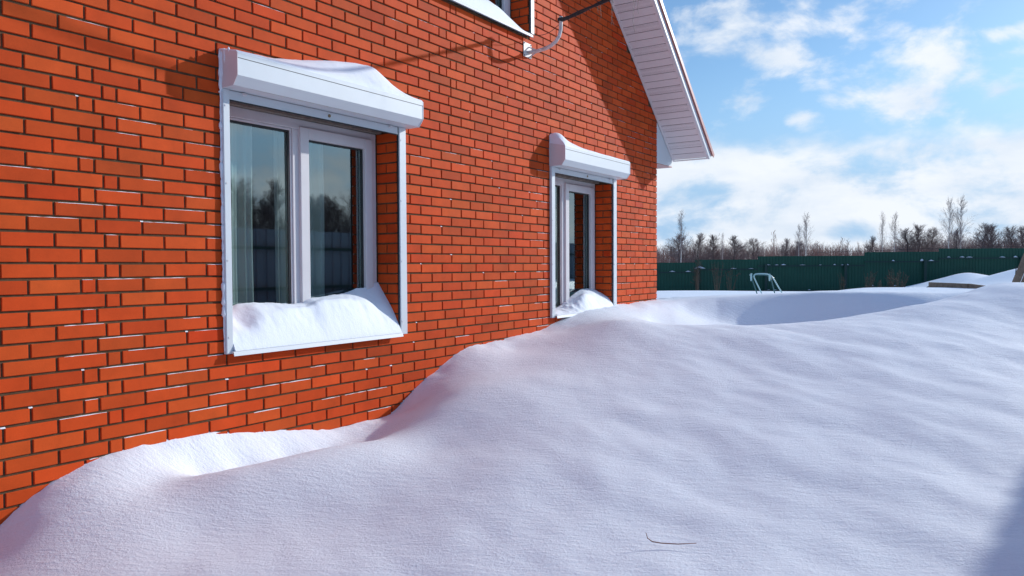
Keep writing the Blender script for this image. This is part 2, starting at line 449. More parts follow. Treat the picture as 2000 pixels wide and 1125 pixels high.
# ---------------- roller shutters
def shutter(t0, t1, zb, zt, gl, gr, gbot, X=.172):
    h = zt-zb
    prof = [(.0005, zb), (X-.042, zb+.002), (X, zb+.055), (X, zt-.004), (X-.012, zt+.004), (.0005, zt+.040)]
    s = MB(); s.prism(prof, t0+.004, t1-.004)
    so = s.build('roller_shutter', M['white'], house, bevel=.002)
    # cover seam: proud strip along the top of the face
    sm = MB(); sm.prism([(X+.0015, zt-.030), (X+.0015, zt-.003), (X-.012, zt+.0055), (X-.016, zt+.004), (X-.002, zt-.004), (X-.002, zt-.030)], t0+.006, t1-.006)
    sm.build('cover_strip', M['white'], so)
    dl = MB(); tt = t0+.12; k = 0
    while tt < t1-.12:     # one ragged strip of dust frozen along the lower edge
        w_ = rnd.choice([.0008, .0012, .003, .006, .008]); dl.v += [(X-.047, tt, zb+.0010), (X-.0405+w_, tt, zb+.0052+w_*1.28), (X-.0405+w_, tt, zb+.0040+w_*1.28)]
        if k:
            n = len(dl.v)-6
            for c in range(3): dl.face((n+c, n+3+c, n+3+(c+1) % 3, n+(c+1) % 3))
        k += 1; tt += rnd.uniform(.008, .025)
    dl.build('dirt_line', M['dirt'], so)
    ga = MB(); ga.box(X+.0002, X+.0011, t0+.006, t1-.006, zt-.0335, zt-.0302); ga.build('cover_gap', M['black'], so)
    for tt in (t0, t1-.004):
        ec = MB(); e2 = [(x+(.003 if x > .1 else 0), z+(-.002 if z < zb+.01 else .002)) for x, z in prof]; ec.prism(e2, tt, tt+.0038); ec.build('end_cap', M['pvc'], so)
    for (a, b) in (gl, gr):
        g = MB(); g.box(.0005, .024, a, b, gbot, zb-.001)
        g.box(.0245, .026, a+.004, b-.004, gbot+.002, zb-.002)
        go = g.build('guide_rail', M['white'], so, bevel=.0015)
        n = (zb-gbot)
        for k in range(4):
            zc = gbot+.10+k*(n-.2)/3
            sc = MB(); sc.tube([(.026, a+.018, zc), (.029, a+.018, zc)], .0055, 10); sc.build('screw_cap', M['pvc'], go)
    # black brush seal on the inner edge of the right rail
    bs = MB(); bs.box(.006, .018, gr[0]-.007, gr[0]-.0005, gbot+.002, zb-.004); bs.build('brush_seal', M['black'], so)
    lb = MB(); lb.box(.006, .018, gl[1]+.001, gr[0]-.008, zb-.058, zb-.004)
    lb.box(.0185, .021, gl[1]+.001, gr[0]-.008, zb-.056, zb-.048)
    lo = lb.build('bottom_slat', M['white'], so, bevel=.001)
    ls = MB(); ls.box(.006, .019, gl[1]+.001, gr[0]-.008, zb-.064, zb-.0585); ls.build('rubber_seal', M['black'], so)
    mid = (t0+t1)/2+.02
    lk = MB(); lk.tube([(.018, mid, zb-.030), (.0235, mid, zb-.030)], .011, 14); lk.build('lock', M['brass'], lo)
    for tt in (gl[1]+.10, gr[0]-.10):
        st = MB(); st.box(.019, .040, tt-.012, tt+.012, zb-.022, zb-.008); st.tube([(.030, tt+.012, zb-.015), (.030, tt+.018, zb-.015)], .006, 8)
        st.build('stopper', M['pvc'], lo)
    return so
sh1 = shutter(2.835, 4.492, 3.163, 3.350, (2.841, 2.888), (4.382, 4.458), 1.583)
sh1['label'] = 'shutter box of the near window with a tall snow cap at its right half'
sh2 = shutter(6.640, 8.158, 3.106, 3.295, (6.646, 6.715), (8.052, 8.136), 1.575, X=.184)
sh2['label'] = 'shutter box of the far window with a lump of snow on its left end'
# upper window's rails
g = MB(); g.box(.0005, .026, 6.272, 6.325, 4.335, 5.9); gu = g.build('guide_rail', M['white'], win3, bevel=.0015)
bs = MB(); bs.box(.006, .020, 6.2625, 6.2715, 4.30, 5.9); bs.build('brush_seal', M['black'], win3)

# ---------------- roof edge
OH = .497
T_TIP = 9.903
def rz(t): return Z_RAKE+(T_END-t)*SLOPE
nlen = math.hypot(1, SLOPE); nt_, nz_ = SLOPE/nlen, 1/nlen     # outward normal of right slope in (t,z)
def rp(x, t, n): return (x, t+nt_*n, rz(t)+nz_*n)
def rake_box(mb, x0, x1, n0, n1, ta, tb):
    k = len(mb.v)
    for t in (ta, tb):
        for (x, n) in ((x0, n0), (x1, n0), (x1, n1), (x0, n1)): mb.v.append(rp(x, t, n))
    for q in ((0, 1, 2, 3), (7, 6, 5, 4), (0, 4, 5, 1), (1, 5, 6, 2), (2, 6, 7, 3), (3, 7, 4, 0)): mb.face([k+i for i in q])
so = MB(); so.cur = 0
tcur = T_TIP-.008; i = 0; pitch = .0765
soffit_perf = 0
while tcur-pitch > T_MID-.1:
    so.cur = 1 if i % 3 == 2 else 0
    rake_box(so, .030, OH-.022, .004, .010, tcur-pitch+.0065, tcur)
    so.cur = 2
    rake_box(so, .030, OH-.022, .008, .012, tcur-pitch-.0005, tcur-pitch+.0068)
    tcur -= pitch; i += 1
sof = so.build('soffit', [M['soffit'], M['perf'], M['groove']], house)
jt = MB(); rake_box(jt, .004, .032, 0, .006, T_MID, T_TIP); rake_box(jt, OH-.024, OH, 0, .006, T_MID, T_TIP); rake_box(jt, .004, OH, -.001, .006, T_TIP-.0, T_TIP+.012)
jt.build('soffit_trim', M['soffit'], sof)
fa = MB(); rake_box(fa, OH+.001, OH+.022, -.004, .115, T_MID, T_TIP+.014); fa.build('fascia', M['white'], house)
rm_ = MB(); rake_box(rm_, OH+.023, OH+.034, .070, .118, T_MID, T_TIP+.03)
rake_box(rm_, OH-.10, OH+.046, .119, .126, T_MID, T_TIP+.05)
rake_box(rm_, OH+.038, OH+.046, .075, .1185, T_MID, T_TIP+.05)
rm_.build('roof_verge', M['redmetal'], house)
rf = MB(); rake_box(rf, -8.6, OH-.11, .119, .150, T_MID, T_TIP+.06)
# left slope (mirrored), out of the frame
n = len(rf.v)
zt = rz(T_MID)
for x in (-8.6, OH):
    rf.v += [(x, T_MID, zt+.12), (x, 2*T_MID-T_TIP, rz(T_TIP)+.12), (x, 2*T_MID-T_TIP, rz(T_TIP)+.16), (x, T_MID, zt+.17)]
for q in ((0, 1, 2, 3), (7, 6, 5, 4), (0, 4, 5, 1), (1, 5, 6, 2), (2, 6, 7, 3), (3, 7, 4, 0)): rf.face([n+k for k in q])
rf.build('roof', M['redmetal'], house)
# eave return box: white triangular end closer + underside
ev = MB()
ev.prism([(T_END+.001, rz(T_END)-.005), (T_END+.001, 3.435), (9.872, 3.440), (9.905, 3.552)], -8.2, -.002, axis='x')
evo = ev.build('eave_box', M['white'], house)
el = MB(); el.prism([(T_END+.001, 3.425), (T_END+.001, 3.4345), (9.880, 3.4395), (9.880, 3.428)], -8.2, .006, axis='x'); el.build('eave_trim', M['redmetal'], evo)

# ---------------- cable bracket
tb = 6.262
br = MB()
plate = MB(); plate.box(.001, .008, 6.165, 6.305, 4.098, 4.236)
po = plate.build('wall_bracket', M['ironpaint'], house, bevel=.002); po['label'] = 'painted steel bracket holding the cable'
arm = [(.008, tb-.01, 4.150), (.10, tb, 4.152), (.18, tb+.002, 4.160), (.25, tb+.004, 4.180), (.30, tb+.008, 4.212), (.332, tb+.015, 4.258), (.343, tb+.022, 4.315), (.345, tb+.027, 4.44)]
a_ = MB(); sp = []
for i in range(len(arm)-1):
    for k in range(3): sp.append(Vector(arm[i]).lerp(Vector(arm[i+1]), k/3))
sp.append(Vector(arm[-1])); a_.tube(sp, .0175, 12); a_.build('arm', M['ironpaint'], po, smooth=True)
gs = MB(); k = 0
for (dy, dz) in ((-.045, .0), (.045, .0), (0, -.05), (0, .05)):
    gs.bar((.008, tb-.01+dy, 4.15+dz), (.085, tb-.002+dy*.25, 4.152+dz*.25), .004, .012, up=(0, 0, 1))
gs.build('gusset', M['ironpaint'], po)
for (y, z) in ((6.176, 4.109), (6.294, 4.109), (6.176, 4.225), (6.294, 4.225)):
    s_ = MB(); s_.tube([(.008, y, z), (.013, y, z)], .006, 6); s_.build('screw', M['black'], po)
tip = Vector((.345, tb+.027, 4.400))
cl = MB(); cl.box(tip.x-.026, tip.x+.030, tip.y-.026, tip.y+.024, tip.z-.004, tip.z+.026); cl.bar(tip+Vector((.02, -.01, .005)), tip+Vector((.10, -.03, .005)), .03, .03); cl.build('cable_clamp', M['black'], po, bevel=.003)

# cable run across the yard
D = Vector((.959, -.273, .070)).normalized()
cb = MB(); pts = []
for k in range(2):
    pts = []
    for i in range(0, 161):
        s = i*.12; p = tip+D*s
        a = s*9+k*math.pi; o_ = .0085
        p = p+Vector((0, math.cos(a)*o_, math.sin(a)*o_+(.85*(s-.9)**2/(1+.12*(s-.9)) if s > .9 else 0)))  # unseen stretch is bent upward to take its shadow off the left wall
        pts.append(p)
    cb.tube(pts, .0115, 6)
cab = cb.build('overhead_cable', M['black'], None, smooth=True)
tag(cab, 'thick black twisted overhead cable running from the wall bracket out over the yard', 'cable')
for i in range(12):
    s = rnd.uniform(.05, 1.6); p = tip+D*s; l = rnd.choice([.05, .09, .16, .24, .38]); th = MB()
    q = [p+Vector((rnd.uniform(-.004, .004)*k, rnd.uniform(-.004, .004)*k, -l*k/4)) for k in range(5)]
    th.tube(q, .0013, 4); th.build('twine_end', M['black'], cab)
# thin wire from the clamp to the upper window
w = MB(); A_ = tip+Vector((-.02, 0, -.03)); B_ = Vector((.03, 6.20, 4.305)); pts = []
A2 = Vector((.028, 6.33, 4.33))
for i in range(17):
    f = i/16; p = A_.lerp(A2, f); p.z -= .035*math.sin(math.pi*f); pts.append(p)
pts += [Vector((.03, 6.26, 4.335)), Vector((.02, 6.20, 4.325)), Vector((-.06, 6.12, 4.36))]
w.tube(pts, .0028, 6); wo = w.build('thin_wire', M['black'], None); tag(wo, 'thin dark wire sagging from the bracket to the upper window sill', 'wire')

# ================================================================== snow caps
def fbm(x, y, z=0., o=4, s=1.):
    v = 0; a = 1; 
    for k in range(o):
        v += a*mnoise.noise(Vector((x*s, y*s, z*s+k*7.3))); a *= .5; s *= 2.03
    return v
def cap_mesh(name, t0, t1, nt, xs, zfun, zbase, mat_, label, cat='snow', group=None):
    """snow lying between x=xs[0] (back) and xs[-1] (front); zfun(t,x) top, zbase(t,x) bottom"""
    mb = MB(); n = 0
    T = [t0+(t1-t0)*i/nt for i in range(nt+1)]
    for t in T:
        for x in xs: mb.v.append((x, t, max(zfun(t, x), zbase(t, x)+.0005)))
    k = len(xs); nb_ = len(mb.v)
    for t in T:
        for x in xs: mb.v.append((x, t, zbase(t, x)))
    for i in range(nt):
        for j in range(k-1):
            a = i*k+j; mb.face((a, a+1, a+k+1, a+k)); mb.face((nb_+a, nb_+a+k, nb_+a+k+1, nb_+a+1))
        a = i*k; mb.face((a, a+k, nb_+a+k, nb_+a)); a = i*k+k-1; mb.face((a, nb_+a, nb_+a+k, a+k))
    for j in range(k-1):
        mb.face((j, nb_+j, nb_+j+1, j+1)); a = nt*k+j; mb.face((a, a+1, nb_+a+1, nb_+a))
    o = mb.build(name, mat_, None, smooth=True)
    m = o.modifiers.new('es', 'EDGE_SPLIT'); m.split_angle = R(60)
    tag(o, label, cat, group)
    return o
G_BOX = 'snow caps on the shutter boxes'
p1 = [(2.80, 3.372), (2.864, 3.388), (2.927, 3.394), (3.064, 3.403), (3.218, 3.411), (3.425, 3.445), (3.601, 3.480), (3.86, 3.526), (4.011, 3.541), (4.10, 3.543), (4.184, 3.512), (4.25, 3.477), (4.36, 3.427), (4.492, 3.378)]
def boxbase(zt, X): return lambda t, x: (zt+.040-(.036)*(x/(X-.012)) if x < X-.012 else zt+.004-(x-X+.012)/.012*.008)+.0015
def box_top(pp, zt, X, zf):
    bb = boxbase(zt, X)
    def f(t, x):
        zw = sinterp(t, pp); s = max(0, min(1, (x-.02)/(X-.02)))
        base = bb(t, x); edge = .009+.003*fbm(t*5, x*5, 3)
        h = (zw-(zt+.036))*(1-s**1.35)+edge*(1-max(0, (s-.86)/.14)**2*.85)
        return base+max(h, .002)+.0025*fbm(t*12, x*14, 1)*(1-s)
    return f
xs1 = [.0012, .012, .03, .05, .07, .09, .11, .125, .138, .148, .156, .163, .169, .1725]
cap_mesh('snow_mound', 2.838, 4.490, 90, xs1, box_top(p1, 3.350, .172, 0), boxbase(3.350, .172), M['snowfine'], 'snow cap peaking at the right on the near window shutter box', group=G_BOX)
p2 = [(6.60, 3.325), (6.645, 3.395), (6.70, 3.420), (6.752, 3.424), (6.835, 3.410), (7.017, 3.378), (7.299, 3.352), (7.598, 3.345), (7.915, 3.334), (8.36, 3.308)]
xs2 = [x*.184/.172 for x in xs1]
def bt2(t, x):
    f = box_top(p2, 3.295, .184, 0)(t, x)
    lump = .040*math.exp(-((t-6.70)/.10)**2)*math.exp(-((x-.09)/.07)**2)
    return f+lump
cap_mesh('snow_mound', 6.643, 8.155, 80, xs2, bt2, boxbase(3.295, .184), M['snowfine'], 'snow cap with a round lump at its left end on the far window shutter box', group=G_BOX)
# snow stuck to the left end cap of box 1 and along the left rail
def crust(name, cells, label, parent=None):
    mb = MB()
    for (y, z0, z1, x0, x1, th_) in cells:
        nn = max(3, int((z1-z0)/.02)); pts = []; rr = []
        for i in range(nn+1):
            pts.append((x0+(x1-x0)*.5+rnd.uniform(-.002, .002), y-th_*.2, z0+(z1-z0)*i/nn)); rr.append(max(.002, th_*rnd.uniform(.55, 1.15)) if 0 < i < nn else .002)
        mb.tube(pts, rr, 7)
    o = mb.build(name, M['snowfine'], parent, smooth=True); return tag(o, label, 'snow')
cells = [(2.838, 3.14, 3.388, .0, .03, .012), (2.8385, 3.20, 3.378, .012, .045, .008), (2.838, 3.30, 3.390, .035, .07, .007), (2.838, 3.36, 3.390, .06, .13, .007)]
z = 1.60
while z < 3.15:
    l = rnd.uniform(.05, .20); cells.append((2.840, z, min(z+l, 3.15), .0, .016, rnd.choice([.005, .007, .009, .013]))); z += l-.015
crust('snow_crust', cells, 'rough snow crust stuck along the left edge of the near window shutter')

G_SILL = 'snow heaps on the window sills'
zf1 = [(2.9, 1.79), (3.0, 1.838), (3.067, 1.862), (3.152, 1.871), (3.312, 1.866), (3.526, 1.850), (3.593, 1.852), (3.662, 1.882), (3.853, 1.897), (4.05, 1.912), (4.14, 1.935), (4.242, 1.945), (4.343, 1.978), (4.40, 1.985)]
zs1 = lambda t, x: 1.6255-(x+.199)/.247*.029+.001 if x < .048 else 1.5975
def sill1(t, x):
    zf = sinterp(t, zf1); s = max(0, min(1, (.046-x)/.245))
    zl = zs1(t, x)
    rgt = 1/(1+math.exp(-(t-4.12)/.09))
    gl_ = 1-(1-s)**2.6; gr_ = s**.95
    g_ = gl_*(1-rgt)+gr_*rgt
    ridge = .020*math.exp(-((s-.42-.10*math.sin((t-3.2)*2.2))/.10)**2)*(1-rgt)*min(1, max(0, (t-3.2)/.3))
    dent = -.062*math.exp(-((t-3.035)/.085)**2-((s-.50)/.26)**2)
    return zl+(zf-zl)*g_+(ridge+dent)*min(1, s*6)+(.007*fbm(t*6, x*9, 2)+.0035*fbm(t*25, x*25, 6))*min(1, s*5)
xsS = [-.199+.245*i/26 for i in range(27)]
cap_mesh('snow_heap', 2.890, 4.372, 110, xsS, sill1, zs1, M['snowfine'], 'big heap of snow filling the near window sill below the glass', group=G_SILL)
zf2 = [(6.75, 1.64), (7.10, 1.645), (7.22, 1.68), (7.298, 1.704), (7.436, 1.767), (7.578, 1.814), (7.674, 1.842), (7.86, 1.842), (8.027, 1.825)]
def sill2(t, x):
    zf = sinterp(t, zf2); s = max(0, min(1, (.046-x)/.245)); zl = zs1(t, x)
    rgt = 1/(1+math.exp(-(t-7.85)/.05))
    g_ = (1-(1-s)**1.8)*(1-rgt)+s**.55*rgt
    lump = .055*math.exp(-((t-7.50)/.13)**2-((s-.45)/.2)**2)
    crumb = .020*max(0, fbm(t*16, x*20, 5))*math.exp(-((t-7.15)/.25)**2)
    return zl+(zf-zl)*g_*.98+(lump+crumb)*min(1, s*5)+(.006*fbm(t*8, x*9, 7)+.004*fbm(t*25, x*25, 6))*min(1, s*5)
cap_mesh('snow_heap', 6.735, 8.028, 100, xsS, sill2, zs1, M['snowfine'], 'peaked heap of snow at the right of the far window sill', group=G_SILL)
zs3 = lambda t, x: 4.3425-(x+.199)/.247*.029+.001 if x < .048 else 4.3145
pf3 = [(4.8, 4.50), (5.3, 4.585), (5.7, 4.60), (5.85, 4.585), (6.0, 4.560), (6.12, 4.525), (6.25, 4.47)]
pm3 = [(4.8, 4.42), (5.30, 4.45), (5.49, 4.455), (5.727, 4.450), (5.85, 4.425), (5.977, 4.390), (6.107, 4.345), (6.20, 4.318), (6.26, 4.315)]
def sill3(t, x):
    s = max(0, min(1, (.046-x)/.245)); zl = zs3(t, x); zf = sinterp(t, pf3); zm = sinterp(t, pm3)
    if s < .19: v = zl+(zm-zl)*(1-(1-s/.19)**1.6)*.95
    else: v = zm+(zf-zm)*((s-.19)/.81)
    return max(v, zl+.001)+.003*fbm(t*8, x*9, 9)*min(1, s*5)
cap_mesh('snow_heap', 4.81, 6.258, 80, xsS, sill3, zs3, M['snowfine'], 'smooth wedge of snow on the upper window sill at the top', group=G_SILL)

# ================================================================== curtains and things inside
def curtain(name, x, t0, t1, z0, z1, amp, wl, label, ph=0.):
    mb = MB(); nT = int((t1-t0)/.008); nZ = 8
    for j in range(nZ+1):
        z = z0+(z1-z0)*j/nZ; k = 1-.25*j/nZ
        for i in range(nT+1):
            t = t0+(t1-t0)*i/nT
            a = amp*k*(math.sin(t*2*math.pi/wl+ph)+.5*math.sin(t*2*math.pi/(wl*.43)+1.3+ph))+.012*fbm(t*2, z*.6, ph)
            mb.v.append((x+a, t+.01*fbm(t*3, z*.8, 4), z))
    for j in range(nZ):
        for i in range(nT):
            a = j*(nT+1)+i; mb.face((a, a+1, a+nT+2, a+nT+1))
    o = mb.build(name, M['sheer'], None, smooth=True, fix=False); tag(o, label, 'curtain', 'sheer curtains behind the windows'); return o
curtain('curtain', -.335, 2.70, 3.33, 1.35, 3.08, .026, .13, 'pale sheer curtain at the far left of the near window')
curtain('curtain', -.345, 3.50, 3.98, 1.35, 3.08, .024, .14, 'pale sheer curtain hanging behind the middle post of the near window', 2.)
curtain('curtain', -.335, 6.55, 7.34, 1.35, 3.05, .022, .15, 'pale sheer curtain behind the left pane of the far window', 1.)
bx = MB(); bx.box(-.55, -.33, 7.62, 7.80, 1.630, 1.80); bo = bx.build('cardboard_box', M['carton'], None); tag(bo, 'white box with red edges on the inner sill of the far window', 'box')
be = MB(); be.box(-.5505, -.3295, 7.801, 7.83, 1.630, 1.815); be.box(-.5505, -.3295, 7.62, 7.80, 1.801, 1.815); be.build('edge_band', M['pinkbook'], bo)

# ================================================================== SNOW GROUND
def at(px, py, Z):
    return CAM+(RT*((px-1000)/F_PX)+UP*((562.5-py)/F_PX)+FW)*Z
def atz(px, Z, z):      # point on column px at depth Z with height z
    p = at(px, 520, Z); return (p.x, p.y, z)
CTRL = []
wallc = [(1.62, .895), (1.709, .963), (1.874, 1.06), (1.999, 1.096), (2.158, 1.129), (2.508, 1.137), (2.703, 1.13), (2.913, 1.104), (3.20, 1.058), (3.472, 1.018), (3.947, .98), (4.297, .99),
         (4.503, 1.105), (4.819, 1.248), (5.162, 1.383), (5.383, 1.412), (5.617, 1.419), (6.038, 1.446), (6.756, 1.521), (7.133, 1.598), (7.6, 1.625), (8.188, 1.647), (8.8, 1.650), (9.361, 1.649)]
for t, z in wallc: CTRL += [(0, t, z), (-.35, t, z)]
CTRL += [(0, 1.2, .70), (0, .6, .60), (0, -.5, .55), (-.35, -.5, .55)]
def cp(*a):
    for (px, py, Z) in a: CTRL.append(tuple(at(px, py, Z)))
cp((0, 1125, 3.20), (200, 960, 3.72), (200, 1125, 3.10), (300, 945, 3.90), (300, 1040, 3.46), (400, 926, 4.02), (400, 1040, 3.50), (400, 1125, 3.06),
   (470, 912, 4.15), (540, 897, 4.32), (620, 880, 4.55), (600, 1000, 3.68), (600, 1125, 3.0), (690, 868, 4.72), (760, 850, 5.0), (800, 1000, 3.6), (800, 1125, 2.94), (850, 800, 5.2), (850, 880, 4.48),
   (900, 760, 5.55), (1000, 1125, 2.92), (1000, 1000, 3.5), (1000, 900, 4.1), (1000, 800, 4.95), (1000, 720, 6.1), (1000, 680, 6.8),
   (1100, 645, 7.5), (1100, 700, 6.3), (1200, 1125, 2.92), (1200, 1000, 3.5), (1200, 800, 4.9), (1200, 700, 6.15), (1200, 626, 7.3),
   (1300, 633, 7.5), (1400, 1125, 2.92), (1400, 1000, 3.5), (1400, 900, 4.1), (1400, 800, 4.9), (1400, 700, 6.1), (1400, 635, 7.5), (1500, 633, 7.5),
   (1600, 1125, 2.9), (1600, 1000, 3.48), (1600, 800, 4.85), (1600, 700, 6.0), (1600, 626, 7.6), (1700, 614, 7.7), (1800, 1125, 2.9), (1800, 1000, 3.46), (1800, 900, 4.05), (1800, 800, 4.78), (1800, 700, 5.9), (1800, 599, 7.8),
   (1870, 576, 8.2), (1920, 562, 8.4), (1960, 551, 8.5), (2000, 554, 8.6), (2000, 1125, 2.9), (2000, 1000, 3.45), (2000, 800, 4.7), (2000, 700, 5.9), (2000, 620, 7.2), (2100, 560, 8.6), (2100, 700, 5.9), (2200, 570, 8.6), (2100, 900, 4.0))
# troughs behind the ridges
CTRL += [atz(380, 4.22, .955), atz(470, 4.45, .915), atz(560, 4.72, .905), atz(640, 4.95, .90), atz(720, 5.25, .93)]
CRX = [(1300, 629), (1400, 631), (1500, 629), (1600, 622), (1700, 610), (1800, 596)]
for px, py in CRX:
    c_ = at(px, py+1.5, 8.75); CTRL.append((c_.x, c_.y, c_.z-.02))
cp((1283, 586, 10.3), (1320, 584, 10.3), (1400, 579, 10.3), (1500, 576, 10.3), (1600, 570, 10.3), (1700, 569, 10.3), (1800, 571, 10.2), (1870, 572, 9.9), (1960, 560, 9.6))
cp((1320, 584, 11.3), (1500, 577, 11.3), (1700, 571, 11.3), (1870, 573, 11.3))
LIP_D = [(1090, 0), (1260, .0), (1320, .07), (1380, .20), (1440, .30), (1520, .36), (1640, .36), (1740, .30), (1820, .20), (1880, .04), (1930, 0), (2400, 0)]
cp((1400, 582, 14.0), (1500, 577, 14.5), (1600, 571.5, 14.8), (1690, 562.5, 15.0), (1740, 567, 15.2))
CTRL += [atz(1300, 14, 1.36), atz(1420, 17.5, 1.28), atz(1600, 17.5, 1.28), atz(1780, 17.5, 1.36)]
cp((1300, 578, 19), (1380, 571, 21), (1430, 568.5, 22.5), (1520, 572, 22.), (1640, 570, 24.5), (1780, 572, 23.))
cp((1830, 562, 25), (1870, 548, 26.5), (1900, 527, 27.2), (1915, 533, 27.2), (1945, 541, 26.5), (1850, 570, 19.5), (1950, 548, 21.5), (1985, 528, 22.5), (2010, 519, 23), (2100, 520, 24), (1900, 566, 16), (1960, 560, 16))
for px in (1150, 1283, 1400, 1520, 1640, 1780): CTRL.append(atz(px, 29.4, 1.02))
for p in ((-14, 12, 1.2), (-14, 20, 1.0), (-12, 30, .9), (6, 40, .9), (-20, 40, .8), (14, 34, .9), (9, 18, 1.7), (12, 10, 1.5), (9, 5, 1.25), (13, 3, 1.2), (9, -3, .9), (4, -5, .8), (0, -6, .6), (12, 16, 1.5), (15, 24, 1.2), (2.5, -1, .80), (5.5, 0, .84), (7, 2, .95), (4, 1.0, .86), (2, 1.2, .78)): CTRL.append(p)
CP = np.array(CTRL, float)
def phi(d2): return .5*d2*np.log(d2+1e-9)
n = len(CP)
d2 = ((CP[:, None, :2]-CP[None, :, :2])**2).sum(-1)
A = np.zeros((n+3, n+3)); A[:n, :n] = phi(d2)+np.eye(n)*.0008; A[:n, n] = 1; A[:n, n+1:] = CP[:, :2]; A[n, :n] = 1; A[n+1:, :n] = CP[:, :2].T
sol = np.linalg.solve(A, np.concatenate([CP[:, 2], np.zeros(3)]))
def tps0(X, Y):
    out = np.zeros(X.shape)
    for i in range(n):
        out += sol[i]*phi((X-CP[i, 0])**2+(Y-CP[i, 1])**2)
    return out+sol[n]+sol[n+1]*X+sol[n+2]*Y
def hollow(X, Y):
    dx, dy = X-CAM.x, Y-CAM.y
    Z = dx*f0.x+dy*f0.y; lat = dx*r0.x+dy*r0.y
    px = 1000+F_PX*lat/np.maximum(Z, .5)
    D_ = np.interp(px, [p[0] for p in LIP_D], [p[1] for p in LIP_D])
    s_ = np.interp(px, [1080, 1140, 1205, 1283, 1340, 1400, 2400], [7.7, 8.1, 8.85, 9.75, 10.1, 10.25, 10.25])+.10*np.sin(lat*2.1)*np.clip((px-1300)/150, 0, 1)-Z
    a = np.clip(s_/.42, 0, 1); a = a*a*(3-2*a); b = np.clip((s_-.45)/1.7, 0, 1); b = 1-b*b*(3-2*b)
    return np.where(Z > 2, D_*a*b, 0)
def tps(X, Y): return tps0(X, Y)-hollow(X, Y)
def axis(lo, hi, a, b, h, g=1.09):
    c = list(np.arange(a, b+1e-6, h)); s = h; x = b
    while x < hi: s *= g; x += s; c.append(x)
    s = h; x = a; pre = []
    while x > lo: s *= g; x -= s; pre.append(x)
    return np.array(pre[::-1]+c)
AX = axis(-900, 900, -.05, 10.0, .04); AY = axis(-900, 1400, .4, 15.5, .04, 1.06)
XX, YY = np.meshgrid(AX, AY, indexing='ij')
ZZ = tps(XX, YY)
dist = np.maximum(0, np.hypot((XX-1)/1.15, (YY-14))-24)
bl = np.clip(dist/14, 0, 1); bl = bl*bl*(3-2*bl)
ZZ = np.where(np.isfinite(ZZ), ZZ, .8)*(1-bl)+bl*.75
# wind ripples, built by hand in numpy: rotated, stretched value noise from mathutils
HOL = hollow(XX, YY)
near = (XX > -.3) & (XX < 13) & (YY > .2) & (YY < 22)
ii = np.argwhere(near)
cs, sn = math.cos(R(-30)), math.sin(R(-30))
for (i, j) in ii:
    x = XX[i, j]; y = YY[i, j]
    u = x*cs+y*sn; v = -x*sn+y*cs
    w = min(1, max(0, (x-.02)/.6))
    lee = (1 if HOL[i, j] < .01 else .35)*(.35+.65*min(1, max(0, (x-.8)/1.2)))
    e = mnoise.noise(Vector((u*.6, v*1.25, 3.1)))*.023+mnoise.noise(Vector((u*1.7, v*3.2, 9.1)))*.016+mnoise.noise(Vector((u*4.5, v*8., 2.1)))*.006
    # sharp little sastrugi edges
    q = mnoise.noise(Vector((u*1.0+1.5*mnoise.noise(Vector((u*.7, v*.7, 1))), v*2.3, 5.7)))
    e += .004*(max(0, .22-abs(q))/.22)**2*max(0., mnoise.noise(Vector((u*.6, v*.6, 12.)))+.15)
    far = 1 if y < 8 else max(0, 1-(y-8)/5)
    ZZ[i, j] += e*w*lee*(far*.8+.2)
    if x < .7:   # crumbly edge against the wall
        ZZ[i, j] += (.012*fbm(y*5, x*5, 2., 3)+.008*fbm(y*17, x*17, 5., 2))*math.exp(-x/.22)
mb = MB(); na, nb2 = XX.shape
verts = np.stack([XX, YY, ZZ], -1).reshape(-1, 3)
me = bpy.data.meshes.new('snow_ground')
idx = np.arange(na*nb2).reshape(na, nb2)
quads = np.stack([idx[:-1, :-1], idx[1:, :-1], idx[1:, 1:], idx[:-1, 1:]], -1).reshape(-1, 4)
# leave out what lies inside the house
cx = XX[:-1, :-1].reshape(-1); cy = YY[:-1, :-1].reshape(-1)
keep = ~((cx < -.26) & (cx > -7.9) & (cy > -1.5) & (cy < 9.1))
quads = quads[keep]
me.vertices.add(len(verts)); me.vertices.foreach_set('co', verts.reshape(-1))
me.loops.add(len(quads)*4); me.loops.foreach_set('vertex_index', quads.reshape(-1))
me.polygons.add(len(quads)); me.polygons.foreach_set('loop_start', np.arange(0, len(quads)*4, 4)); me.polygons.foreach_set('loop_total', np.full(len(quads), 4))
me.polygons.foreach_set('use_smooth', np.ones(len(quads), bool)); me.update(calc_edges=True); me.validate()
me.materials.append(M['snow'])
g = bpy.data.objects.new('snow_ground', me); COL.objects.link(g); g['kind'] = 'structure'
def ground(x, y):
    i = int(np.searchsorted(AX, x))-1; j = int(np.searchsorted(AY, y))-1
    fx = (x-AX[i])/(AX[i+1]-AX[i]); fy = (y-AY[j])/(AY[j+1]-AY[j])
    return float((ZZ[i, j]*(1-fx)+ZZ[i+1, j]*fx)*(1-fy)+(ZZ[i, j+1]*(1-fx)+ZZ[i+1, j+1]*fx)*fy)

# ================================================================== foreground twig
pts = [(2.69, 2.90, 1.03), (2.696, 2.903, 1.005), (2.712, 2.913, .990), (2.745, 2.935, .983), (2.80, 2.972, .982), (2.863, 3.015, .985)]
tw = MB()
gz = [Vector((p[0], p[1], ground(p[0], p[1]))) for p in pts]
hts = [.062, .040, .026, .020, .020, .024]
tw.tube([g_+Vector((0, 0, h)) for g_, h in zip(gz, hts)], [.0012, .0018, .0022, .0022, .002, .0013], 6)
o = tw.build('grass_stalk', M['grass'], None, smooth=True); tag(o, 'bent reddish dry stalk lying on the foreground snow', 'dry stalk')

